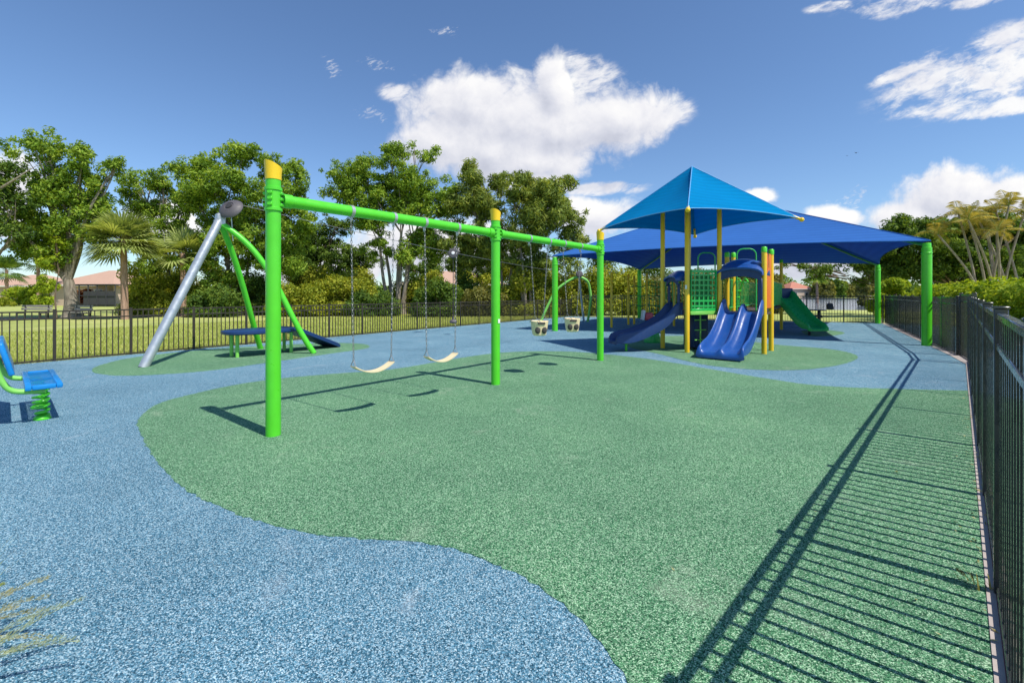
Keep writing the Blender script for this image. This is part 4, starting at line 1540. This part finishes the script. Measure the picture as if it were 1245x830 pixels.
make_tree('ficus_tree', 'dark low tree seen between the two belt swings', 515, 46, [(505, 328, 18, 12), (525, 322, 16, 12), (515, 342, 20, 10)], 'leaf_dark', 'bark_brown', TG, 32, trunk_r=.2)
RG = 'dark trees behind the right hedge'
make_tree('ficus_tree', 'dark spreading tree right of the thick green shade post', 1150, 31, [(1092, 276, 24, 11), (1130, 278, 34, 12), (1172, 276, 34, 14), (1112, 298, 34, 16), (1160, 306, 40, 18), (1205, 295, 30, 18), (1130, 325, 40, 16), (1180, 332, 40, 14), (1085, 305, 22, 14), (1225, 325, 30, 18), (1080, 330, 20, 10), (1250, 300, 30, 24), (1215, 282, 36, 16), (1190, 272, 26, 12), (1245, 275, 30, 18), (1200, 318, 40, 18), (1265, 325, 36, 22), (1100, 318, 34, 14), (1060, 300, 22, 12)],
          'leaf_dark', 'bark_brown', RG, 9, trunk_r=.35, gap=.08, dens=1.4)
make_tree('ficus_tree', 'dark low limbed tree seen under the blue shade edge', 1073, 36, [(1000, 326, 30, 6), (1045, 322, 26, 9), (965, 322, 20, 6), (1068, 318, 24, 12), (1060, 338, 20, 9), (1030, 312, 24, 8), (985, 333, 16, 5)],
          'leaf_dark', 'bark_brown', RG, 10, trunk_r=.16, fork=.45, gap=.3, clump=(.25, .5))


def shrub(name, label, cat, px, d, top_y, hw, leaf, group, seed, ll=.22, lw=.1, dens=1., stem=True, base=0.0, lumps=9, x=None):
    rg = np.random.default_rng(seed)
    rr = random.Random(seed)
    k = d / FPX
    bx = (px - HX) * k if x is None else x
    H = EYE + (HY - top_y) * k
    wv_ = hw * k
    root = thing(name, label, cat, (bx, d, -.04), group)
    cs, rs, ns = [], [], []
    for i in range(lumps):
        u = rr.uniform(-.8, .8)
        zz = base + (H - base) * rr.uniform(.15, .82) * (1 - .35 * u * u)
        r0_ = wv_ * rr.uniform(.28, .46)
        cs.append(np.array((bx + u * wv_, d + rr.uniform(-.5, .5) * min(wv_, 1.5), zz)))
        rs.append(np.array((r0_, min(r0_, 1.1), min(r0_ * 1.1, H * .28))))
        ns.append(int(900 * dens * max(.12, (r0_ / 1.2) ** 2)))
        if i % 2 == 0:
            cs.append(np.array((bx + u * wv_, d - .3, max(.35, H * .16))))
            rs.append(np.array((r0_ * 1.1, min(r0_, 1.1), max(.4, H * .2))))
            ns.append(int(700 * dens * max(.12, (r0_ / 1.2) ** 2)))
    quads('crown', leaf_cloud(rg, cs, rs, ns, ll, lw, up=.2), leaf, root)
    if stem:
        m = MB()
        for c in cs:
            m.tube(curve3([Vector((bx + rr.uniform(-.3, .3), d, -.06)), Vector((bx * .5 + c[0] * .5, d, c[2] * .4)), Vector(c)], 3), [.05, .045, .04, .03, .03, .02, .015], 6)
        m.build('stem', 'bark_brown', root)
    return root


HG = 'bushes growing behind the low fence'
for i, (px, d, ty, hw, leaf, lab) in enumerate([
        (178, 33, 335, 26, 'leaf_yellow', 'yellowish bush just right of the fan palm'),
        (218, 35, 322, 30, 'leaf_yellow', 'tall yellowish bush behind the silver zip line leg'),
        (262, 32, 345, 26, 'leaf_dark', 'dark bush between the silver and green zip line legs'),
        (318, 35, 330, 30, 'leaf_dark', 'dark bush just left of the first swing post'),
        (362, 33, 338, 28, 'leaf_yellow', 'yellow bush just right of the first swing post'),
        (412, 34, 334, 30, 'leaf_yellow', 'yellow bush left of the first belt swing'),
        (455, 33, 352, 26, 'leaf_dark', 'low dark bush at the foot of the bare stemmed ficus'),
        (528, 32, 338, 26, 'leaf_dark', 'low dark bush behind the second belt swing'),
        (545, 40, 318, 24, 'leaf_yellow', 'golden bush in front of the pink house'),
        (500, 37, 338, 24, 'leaf_yellow', 'golden bush between the two belt swings'),
        (568, 36, 322, 24, 'leaf_dark', 'dark bush right of the golden one at the pink house'),
        (395, 38, 318, 22, 'leaf_yellow', 'taller yellow bush under the dark low tree'),
        (290, 38, 326, 26, 'leaf_yellow', 'tall yellow bush seen between the curved green zip line legs'),
        (188, 41, 300, 24, 'leaf_yellow', 'tallest yellow bush rising behind the fan palm crown'),
        (240, 42, 298, 26, 'leaf_yellow', 'tallest yellow bush rising behind the silver leg top'),
        (350, 42, 302, 28, 'leaf_yellow', 'tallest yellow bush just right of the first swing post'),
        (432, 42, 308, 24, 'leaf_yellow', 'tallest yellow bush left of the bare grey stems'),
        (612, 42, 306, 22, 'leaf_yellow', 'tallest golden bush touching the middle swing post'),
        (655, 42, 300, 26, 'leaf_yellow', 'tallest golden bush between the two bucket swings'),
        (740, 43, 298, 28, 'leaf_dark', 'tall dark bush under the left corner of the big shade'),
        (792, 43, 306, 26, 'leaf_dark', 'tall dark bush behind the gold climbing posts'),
        (588, 33, 346, 24, 'leaf_olive', 'olive bush just left of the middle swing post'),
        (640, 33.5, 332, 30, 'leaf_yellow', 'golden bush behind the nearer bucket swing'),
        (684, 34.5, 318, 30, 'leaf_yellow', 'tall golden bush behind the far zip line mast'),
        (722, 34.5, 312, 28, 'leaf_yellow', 'tall golden bush beyond the farthest swing post'),
        (762, 35, 322, 28, 'leaf_yellow', 'golden bush behind the gold climbing posts'),
        (806, 35, 330, 30, 'leaf_olive', 'olive bush behind the hooded low slide'),
        (860, 36, 328, 34, 'leaf_olive', 'olive bush behind the green wall panel'),
        (910, 38, 332, 30, 'leaf_olive', 'olive bush seen through the double slide hood')]):
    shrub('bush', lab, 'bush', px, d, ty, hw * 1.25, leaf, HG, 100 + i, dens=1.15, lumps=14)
BG = 'bushes in front of the houses'
shrub('bush', 'rounded bright green bush in front of the far left house', 'bush', 32, 62, 346, 24, 'leaf_hedge', BG, 140, lumps=8, ll=.3, lw=.16)
shrub('bush', 'red leaved bush beside the grey screened porch', 'bush', 106, 60, 350, 14, 'leaf_red', BG, 141, lumps=8, ll=.3, lw=.14)
shrub('bush', 'low yellow bush at the far left picture edge', 'bush', 4, 58, 361, 12, 'leaf_yellow', BG, 142, lumps=6, ll=.3, lw=.14)
shrub('bush', 'tall light green bush between the far left house and the thick trunk', 'bush', 55, 55, 330, 14, 'leaf_hedge', BG, 143, lumps=10, ll=.3, lw=.14)
shrub('bush', 'pale olive bush on the far lake bank under the shade edge', 'bush', 1052, 60, 338, 16, 'leaf_olive', BG, 144, lumps=8, ll=.4, lw=.2)

# clipped hedge behind the right fence
hd = thing('hedge', 'long clipped yellow green hedge behind the black fence on the right', 'hedge', C2 + Vector((1.4, -1, 0)))
hp = [Vector((12.6, 7.6, 0)), Vector((13.4, 11.4, 0)), Vector((16.2, 15.6, 0)), Vector((19.2, 20.0, 0)), Vector((21.8, 23.9, 0))]
hc = curve3(hp, 10)
rgh = np.random.default_rng(55)
cs, rs, ns = [], [], []
for i, c in enumerate(hc):
    for z, n in ((.5, 260), (1.05, 380), (1.55, 820)):
        for s in (-.3, .3):
            cs.append(np.array((c.x + s + rgh.normal() * .08, c.y + rgh.normal() * .1, z + .10 * rgh.normal() * (z > 1))))
            rs.append(np.array((.52, .52, .40)))
            ns.append(n // 2)
quads('leaf_wall', leaf_cloud(rgh, cs, rs, ns, .13, .075, up=.6), 'leaf_hedge', hd)
for c in hc[::4]:
    MB().tube([c + Vector((0, 0, -.05)), c + Vector((.05, .05, .9)), c + Vector((-.1, .1, 1.5))], [.04, .03, .015], 6).build('stem', 'bark_brown', hd)
dm = thing('hedge_dome', 'rounded dome shaped yellow green hedge behind the black fence corner', 'hedge', (21.6, 25.6, 0))
cs, rs, ns = [], [], []
for i in range(34):
    a_ = rgh.random() * 6.28
    e_ = math.acos(rgh.random())
    cs.append(np.array((21.6 + 1.1 * math.cos(a_) * math.sin(e_), 25.6 + 1.1 * math.sin(a_) * math.sin(e_), .5 + 1.75 * math.cos(e_))))
    rs.append(np.array((.34, .34, .3)))
    ns.append(330)
quads('leaf_wall', leaf_cloud(rgh, cs, rs, ns, .14, .08, up=.5), 'leaf_hedge', dm)
MB().tube([(21.6, 25.6, -.05), (21.6, 25.6, 1.6)], [.09, .04], 8).build('stem', 'bark_brown', dm)


# palms
def frond_fan(rg, c, axis, size, n=15):
    """fan leaf: narrow blades radiating from c about axis; list of quads"""
    axis = Vector(axis).normalized()
    side = axis.cross(Vector((0, 0, 1)))
    if side.length < .05:
        side = Vector((1, 0, 0))
    side.normalize()
    nr2 = side.cross(axis)
    out = []
    for i in range(n):
        an = R(-105 + 210 * i / (n - 1))
        t = (axis * math.cos(an) + side * math.sin(an)).normalized()
        L = size * (.75 + .25 * math.cos(an)) * rg.uniform(.85, 1.1)
        w = side * math.cos(an) - axis * math.sin(an)
        hw = .032 * size + .01
        mid = c + t * L * .6 + nr2 * .03
        tip = c + t * L + Vector((0, 0, -.14 * L * rg.uniform(.3, 1.2)))
        out += [c, mid + w * hw, tip, mid - w * hw]
    return out


def fan_palm(label, px, d, base_y, head_y, rpx, group, seed, nf=80, size=1.1, r=.17, leaf='leaf_palm'):
    rr = random.Random(seed)
    k = d / FPX
    x = (px - HX) * k
    hz = EYE + (HY - head_y) * k
    root = thing('fan_palm', label, 'palm tree', (x, d, -.04), group)
    pts = curve3([Vector((x + .1, d, -.08)), Vector((x + .05, d, hz * .5)), Vector((x, d, hz))], 8)
    MB().tube(pts, [r * (1.25 - .3 * i / len(pts) + .05 * math.sin(i * 2.3)) for i in range(len(pts))], 12).build('trunk', 'palm_bark', root)
    V = []
    m = MB()
    for i in range(nf):
        an = rr.uniform(0, 6.283)
        el = R(rr.uniform(-38, 80))
        ax = Vector((math.cos(an) * math.cos(el), math.sin(an) * math.cos(el), math.sin(el)))
        plen = rpx * k * rr.uniform(.32, .52)
        c0 = Vector((x, d, hz - .1))
        c1 = c0 + ax * plen + Vector((0, 0, -.12 * plen * plen))
        m.tube([c0, c0.lerp(c1, .5) + Vector((0, 0, .05)), c1], [.022, .018, .012], 5)
        V += frond_fan(rr, c1, ax + Vector((0, 0, -.12)), rpx * k * .60 * size, 21)
    m.build('leaf_stalk', 'leaf_olive', root)
    quads('crown', [tuple(v) for v in V], leaf, root)
    return root


PG = 'palms among the lawn trees'
fan_palm('fan palm with brown trunk left of the silver zip line leg', 150, 29, 388, 292, 42, PG, 11)
fan_palm('shorter fan palm half hidden right of the silver zip line leg top', 222, 33, 388, 308, 40, PG, 12, nf=34)
fan_palm('small far palm at the left edge above the house roof', 8, 66, 366, 328, 22, PG, 13, nf=30, leaf='leaf_dark')
fan_palm('small far palm left of the thick ficus trunk', 46, 60, 368, 315, 26, PG, 14, nf=30, leaf='leaf_dark')
fan_palm('palm on the far lake bank in front of the red roof', 993, 80, 362, 334, 15, PG, 15, nf=30, leaf='leaf_ficus')


def feather(rr, c0, ax, L, droop, leaf_l, out, stalk):
    """arched feather frond: stalk plus paired leaflets"""
    pts = []
    for i in range(12):
        t = i / 11
        pts.append(c0 + ax * (L * t) + Vector((0, 0, -droop * L * t * t)))
    stalk.tube(pts, [.02 * (1 - .8 * i / 11) + .003 for i in range(12)], 5)
    for i in range(2, 36):
        t = i / 36
        j = min(10, int(t * 11))
        p = pts[j].lerp(pts[j + 1], t * 11 - j)
        tg = (pts[j + 1] - pts[j]).normalized()
        sd_ = tg.cross(Vector((0, 0, 1)))
        if sd_.length < .05:
            sd_ = Vector((1, 0, 0))
        sd_.normalize()
        for s in (-1, 1):
            l = leaf_l * math.sin(math.pi * (.12 + .84 * t)) * rr.uniform(.8, 1.1)
            dr = (sd_ * s + tg * .5 + Vector((0, 0, -.35 + rr.uniform(-.15, .1)))).normalized()
            w = tg * .014
            out += [p, p + dr * l * .5 + w, p + dr * l + Vector((0, 0, -.08 * l)), p + dr * l * .5 - w]


clump = thing('cane_palm', 'clump of tall leaning cane palms behind the hedge at the right edge', 'palm tree', (28.2, 26, -.04))
rr = random.Random(21)
k = 26 / FPX
heads = [(1160, 270), (1172, 262), (1185, 256), (1196, 268), (1206, 254), (1218, 262), (1228, 252), (1240, 260), (1252, 256), (1190, 284), (1212, 278), (1236, 276), (1264, 268), (1150, 284)]
V = []
st = MB()
for i, (hx_, hy_) in enumerate(heads):
    h = Vector(((hx_ - HX) * k, 26 + rr.uniform(-1.2, 1.2), EYE + (HY - hy_) * k))
    b = Vector((28.2 + rr.uniform(-.9, .9) + (hx_ - 1210) * .012, 26 + rr.uniform(-.5, .5), -.06))
    pts = curve3([b, b.lerp(h, .5) + Vector(((b.x - h.x) * .10, 0, .25)), h], 7)
    MB().tube(pts, [.075 - .03 * q_ / 14 for q_ in range(len(pts))], 9).build('trunk', 'cane_bark', clump)
    for f in range(9):
        an = f * 2.4 + rr.uniform(-.3, .3)
        el = R(rr.uniform(10, 80))
        feather(rr, h, Vector((math.cos(an) * math.cos(el), math.sin(an) * math.cos(el), math.sin(el))), rr.uniform(1.15, 1.85), rr.uniform(.35, .8), .44, V, st)
st.build('leaf_stalk', 'leaf_palm', clump)
quads('crown', [tuple(v) for v in V], 'leaf_gold', clump)

# far bank beyond the lake
FG = 'trees on the far lake bank'
labs = ['tall olive tree on the far bank beside the red roof', 'olive tree on the far bank just right of the green slide top', 'rounded dark tree on the far bank right of the red roof', 'low olive tree on the far bank above the hanging bag',
        'dark tree on the far bank left of the rear shade post', 'tall dark tree on the far bank behind the rear shade post', 'broad tree on the far bank behind the double slide']
for i, (px, ty, hw, leaf) in enumerate([(1000, 330, 14, 'leaf_olive'), (938, 334, 18, 'leaf_olive'), (1008, 338, 20, 'leaf_dark'), (1032, 341, 20, 'leaf_olive'), (1058, 336, 20, 'leaf_dark'), (1085, 322, 26, 'leaf_dark'), (905, 330, 34, 'leaf_dark')]):
    shrub('bank_tree', labs[i], 'tree', px, 176 + 3 * i, ty, hw, leaf, FG, 160 + i, ll=1.3, lw=.8, lumps=14, dens=.07)
far_w = []
rgw = np.random.default_rng(77)
cs, rs, ns = [], [], []
for i in range(230):
    x = -330 + 660 * i / 230 + rgw.normal() * 2
    d_ = 205 + rgw.normal() * 8
    if -175 < x < 60 and False:
        continue
    h = 7 + 3.5 * math.sin(i * .37) + rgw.normal() * 1.5
    cs.append(np.array((x, d_, h * .45))); rs.append(np.array((4.2, 4, h * .55))); ns.append(130)
o = quads('far_woods', leaf_cloud(rgw, cs, rs, ns, 1.7, 1.1, up=.4), 'leaf_dark')
tag(o, 'low dark belt of trees along the horizon', 'woods')
o['kind'] = 'stuff'
del o['category']


# ------------------------------------------------------------------ houses and park furniture beyond
def house(label, x, d, w, dp, eave, ridge, roofm, rz=0., screen=False, seed=1):
    root = thing('house', label, 'house', (x, d, -.04))
    Mz = Matrix.Rotation(rz, 3, 'Z')
    o0 = Vector((x, d, -.04))
    T_ = lambda a, b, c: o0 + Mz @ Vector((a, b, c))
    MB().box(T_(0, 0, eave / 2), (w, dp, eave), (0, 0, rz)).build('wall', 'house_wall', root, smooth=False)
    ov = .6
    hw, hd_ = w / 2 + ov, dp / 2 + ov
    rl = max(.5, hw - hd_)
    vs = [T_(-hw, -hd_, eave), T_(hw, -hd_, eave), T_(hw, hd_, eave), T_(-hw, hd_, eave), T_(-rl, 0, ridge), T_(rl, 0, ridge),
          T_(-hw, -hd_, eave - .22), T_(hw, -hd_, eave - .22), T_(hw, hd_, eave - .22), T_(-hw, hd_, eave - .22)]
    roof = MB().raw(vs, [(0, 1, 5, 4), (1, 2, 5), (2, 3, 4, 5), (3, 0, 4), (0, 6, 7, 1), (1, 7, 8, 2), (2, 8, 9, 3), (3, 9, 6, 0), (6, 9, 8, 7)]).build('roof', roofm, root, smooth=False)
    fb = MB()
    fb.bar(T_(-hw, -hd_ - .03, eave - .12), T_(hw, -hd_ - .03, eave - .12), .04, .2)
    fb.build('fascia', 'house_trim', roof, smooth=False)
    n = max(2, int(w / 3.2))
    for i in range(n):
        a_ = -w / 2 + (i + .5) * w / n
        f = MB()
        f.bar(T_(a_ - .62, -dp / 2 - .03, 1.55), T_(a_ + .62, -dp / 2 - .03, 1.55), .07, 1.3)
        wn = f.build('window', 'house_trim', root, smooth=False)
        MB().bar(T_(a_ - .52, -dp / 2 - .08, 1.55), T_(a_ + .52, -dp / 2 - .08, 1.55), .02, 1.1).build('pane', 'window_glass', wn, smooth=False)
    if screen:
        sc = MB()
        for a_ in np.linspace(w * .3, w * 1.0, 6):
            sc.bar(T_(a_, -dp / 2 - 4, 0), T_(a_, -dp / 2 - 4, 2.7), .09)
        for z in (.3, 1.4, 2.7):
            sc.bar(T_(w * .3, -dp / 2 - 4, z), T_(w * 1.0, -dp / 2 - 4, z), .09)
        for a_ in (w * .3, w * 1.0):
            sc.bar(T_(a_, -dp / 2 - 4, 2.7), T_(a_, -dp / 2, 2.9), .09)
        pf = sc.build('porch_frame', 'screen_dark', root, smooth=False)
        MB().bar(T_(w * .3, -dp / 2 - 2, 2.82), T_(w * 1.0, -dp / 2 - 2, 2.82), 4.2, .06).build('porch_roof', 'screen_dark', pf, smooth=False)
        MB().bar(T_(w * .5, -dp / 2 - 3.94, 1.0), T_(w * 1.0, -dp / 2 - 3.94, 1.0), .03, 1.9).build('porch_screen', 'screen_dark', pf, smooth=False)
    return root


house('tan walled house with pinkish tiled roof at the far left', -77, 74, 11, 9, 2.9, 4.7, 'roof_tile', .1)
house('house with orange tiled hip roof and dark screened porch left of the fan palm', -58, 66, 9, 8, 2.9, 5.0, 'roof_tile', -.1, True)
house('pink roofed house glimpsed behind the second belt swing', -8.5, 66, 13, 9, 3.0, 4.9, 'roof_tile', .15)
house('red roofed house across the lake above the green slide', 113, 183, 9, 9, 3.6, 6.4, 'roof_red', .1)


def park_bench(label, c, rz, w, group):
    root = thing('park_bench', label, 'bench', c, group)
    Mz = Matrix.Rotation(rz, 3, 'Z')
    c = Vector(c)
    T_ = lambda a, b, z: c + Mz @ Vector((a, b, z))
    s = MB()
    for k_ in range(3):
        s.bar(T_(-w / 2, -.18 + .17 * k_, .45), T_(w / 2, -.18 + .17 * k_, .45), .14, .04, bev=.006)
    s.build('seat', 'grey_wood', root)
    s = MB()
    for k_ in range(2):
        s.bar(T_(-w / 2, .26 + .03 * k_, .66 + .18 * k_), T_(w / 2, .26 + .03 * k_, .66 + .18 * k_), .04, .13, bev=.006)
    s.build('backrest', 'grey_wood', root)
    for e in (-1, 1):
        m_ = MB()
        m_.bar(T_(e * w * .38, -.2, 0), T_(e * w * .38, -.2, .43), .07)
        m_.bar(T_(e * w * .38, .22, 0), T_(e * w * .38, .30, .9), .07)
        m_.bar(T_(e * w * .38, -.2, .40), T_(e * w * .38, .24, .40), .06)
        m_.build('leg', 'dull_black', root)
    return root


park_bench('short grey park bench at the foot of the thick tree trunk', (-27.4, 28.8, -.04), -.1, 1.3, 'benches by the footpath')
park_bench('long low grey park bench left of the thick tree trunk', (-30.6, 29.0, -.04), -.1, 2.2, 'benches by the footpath')

# young staked tree
make_tree('young_tree', 'thin young tree with slender pole trunk before the thick trunk', 68, 29, [(66, 300, 8, 10), (70, 285, 9, 9), (64, 318, 7, 7)], 'leaf_hedge', 'bark_brown', TG, 30, trunk_r=.06, fork=.6, clump=(.25, .4))
edge_tree = [o for o in bpy.data.objects if o.get('label', '').startswith('leafy tree cut by')][0]
MB().tube(curve3([P(-30, 252, 27), P(-2, 231, 27), P(20, 217, 27), P(44, 202, 27.2), P(62, 196, 27.3)]), [.11 - .004 * i_ for i_ in range(33)][:33], 8).build('bare_branch', 'cane_bark', edge_tree)

# tufts near the camera
def tuft(label, base, n, ln, lean_, seed, leaf, heads=0, group=None):
    rr_ = random.Random(seed)
    root = thing('grass_tuft', label, 'grass tuft', base, group)
    V_ = []
    hm = MB()
    for i in range(n):
        b_ = Vector(base) + Vector((rr_.uniform(-.05, .05), rr_.uniform(-.05, .05), 0))
        dirv = (Vector(lean_) + Vector((rr_.uniform(-.35, .35), rr_.uniform(-.35, .35), rr_.uniform(-.15, .35)))).normalized()
        L = ln * rr_.uniform(.5, 1.1)
        w = dirv.cross(Vector((0, 0, 1))).normalized() * .004 * rr_.uniform(.6, 1.3)
        prev = b_
        for s in range(1, 6):
            t = s / 5
            nx = b_ + dirv * L * t + Vector((0, 0, -.28 * L * t * t))
            ww = w * (1 - .75 * t)
            V_ += [prev - w * (1 - .75 * (t - .2)), prev + w * (1 - .75 * (t - .2)), nx + ww, nx - ww]
            prev = nx
        if i < heads:
            for q_ in range(130):
                t = .42 + .58 * rr_.random()
                c_ = b_ + dirv * L * t + Vector((0, 0, -.28 * L * t * t))
                dd = (dirv * 1.6 + Vector((rr_.uniform(-.6, .6), rr_.uniform(-.6, .6), rr_.uniform(-.6, .7)))).normalized()
                sl_ = rr_.uniform(.012, .04) * (1.3 - t * .6)
                s_ = dd.orthogonal().normalized() * .0012
                c_ = c_ + dd.orthogonal() * rr_.uniform(-.008, .008)
                V_ += [c_, c_ + dd * sl_ * .5 + s_, c_ + dd * sl_, c_ + dd * sl_ * .5 - s_]
    quads('blade', [tuple(v) for v in V_], leaf, root)
    return root


WG = 'feathery grass at the lower left edge'
tuft('straw coloured seeding grass plume leaning in just above the pale green plume', (-2.62, 2.04, .0), 9, .66, (1, .02, .62), 41, 'plume_gold', 9, WG)
tuft('pale green grass plume leaning in low over the blue rubber', (-2.36, 1.76, .0), 15, .62, (.9, .1, .72), 42, 'plume_green', 13, WG)
tuft('thin upright grass tuft on the left picture edge above the two plumes', (-2.75, 2.32, .0), 10, .5, (.5, 0, 1), 43, 'grass_blade', 3, WG)
q = near_fence(2.42) + nv * .09
tuft('small yellowish weed at the foot of a near black fence post', (q.x, q.y, 0.01), 16, .17, (-.5, .1, .9), 44, 'grass_dry', 2)

# birds
def bird(label, c, s, seed):
    root = thing('bird', label, 'bird', c, 'birds in the sky')
    c = Vector(c)
    MB().ball(c, .12 * s, 10, (1, 2.2, .8)).build('body', 'dull_black', root)
    for e in (-1, 1):
        MB().raw([c + Vector((0, -.1 * s, .03)), c + Vector((0, .14 * s, .03)), c + Vector((e * .5 * s, .1 * s, .16 * s)), c + Vector((e * .75 * s, 0, .06 * s)), c + Vector((e * .45 * s, -.08 * s, .14 * s))], [(0, 1, 2, 4), (4, 2, 3)]).build('wing', 'dull_black', root, smooth=False)
    return root


bird('tiny dark bird high in the blue sky, the larger of two', P(1041, 186, 90), .7, 1)
bird('tiny dark bird high in the blue sky, the smaller of two', P(1030, 189.5, 100), .45, 2)

# lawn blades beyond the low fence
rgl = np.random.default_rng(91)
n = 90000
t = rgl.random(n)
off = .25 + 13 * rgl.random(n) ** 1.6
ld = np.array((C4 - L0).normalized())[:2]
ln_ = np.array((-ld[1], ld[0]))
base = np.array((L0.x, L0.y)) + ld[None] * (t * (C4 - L0).length)[:, None] + ln_[None] * off[:, None]
h = .05 + .05 * rgl.random(n)
an = rgl.random(n) * 6.283
wx = np.stack([np.cos(an), np.sin(an)], 1) * .011
lx = rgl.normal(size=(n, 2)) * .03
z = np.full(n, -.045)
V = np.stack([np.c_[base - wx, z], np.c_[base + wx, z], np.c_[base + lx + wx * .3, z + h], np.c_[base + lx - wx * .3, z + h]], 1)
o = quads('grass', V, 'grass_blade')
o['label'] = 'short lawn grass beyond the low brown fence'
o['kind'] = 'stuff'

# fallen leaves and clippings along the foot of the near fence
rgd = np.random.default_rng(17)
V_ = []
for i in range(170):
    d_ = 1.2 + 9.5 * rgd.random() ** 1.4
    o_ = .02 + abs(rgd.normal()) * (.07 if i % 4 else .6)
    p = near_fence(d_) + nv * o_ + Vector((0, 0, .014 + .006 * rgd.random()))
    an = rgd.random() * 6.28
    u_ = Vector((math.cos(an), math.sin(an), rgd.normal() * .25)) * rgd.uniform(.008, .022)
    w_ = Vector((-math.sin(an), math.cos(an), rgd.normal() * .3)) * rgd.uniform(.003, .007)
    V_ += [p - u_, p + w_, p + u_, p - w_]
o = quads('leaf_litter', [tuple(v) for v in V_], 'plume_gold')
o['label'] = 'dry fallen leaf bits scattered along the foot of the near fence'
o['kind'] = 'stuff'
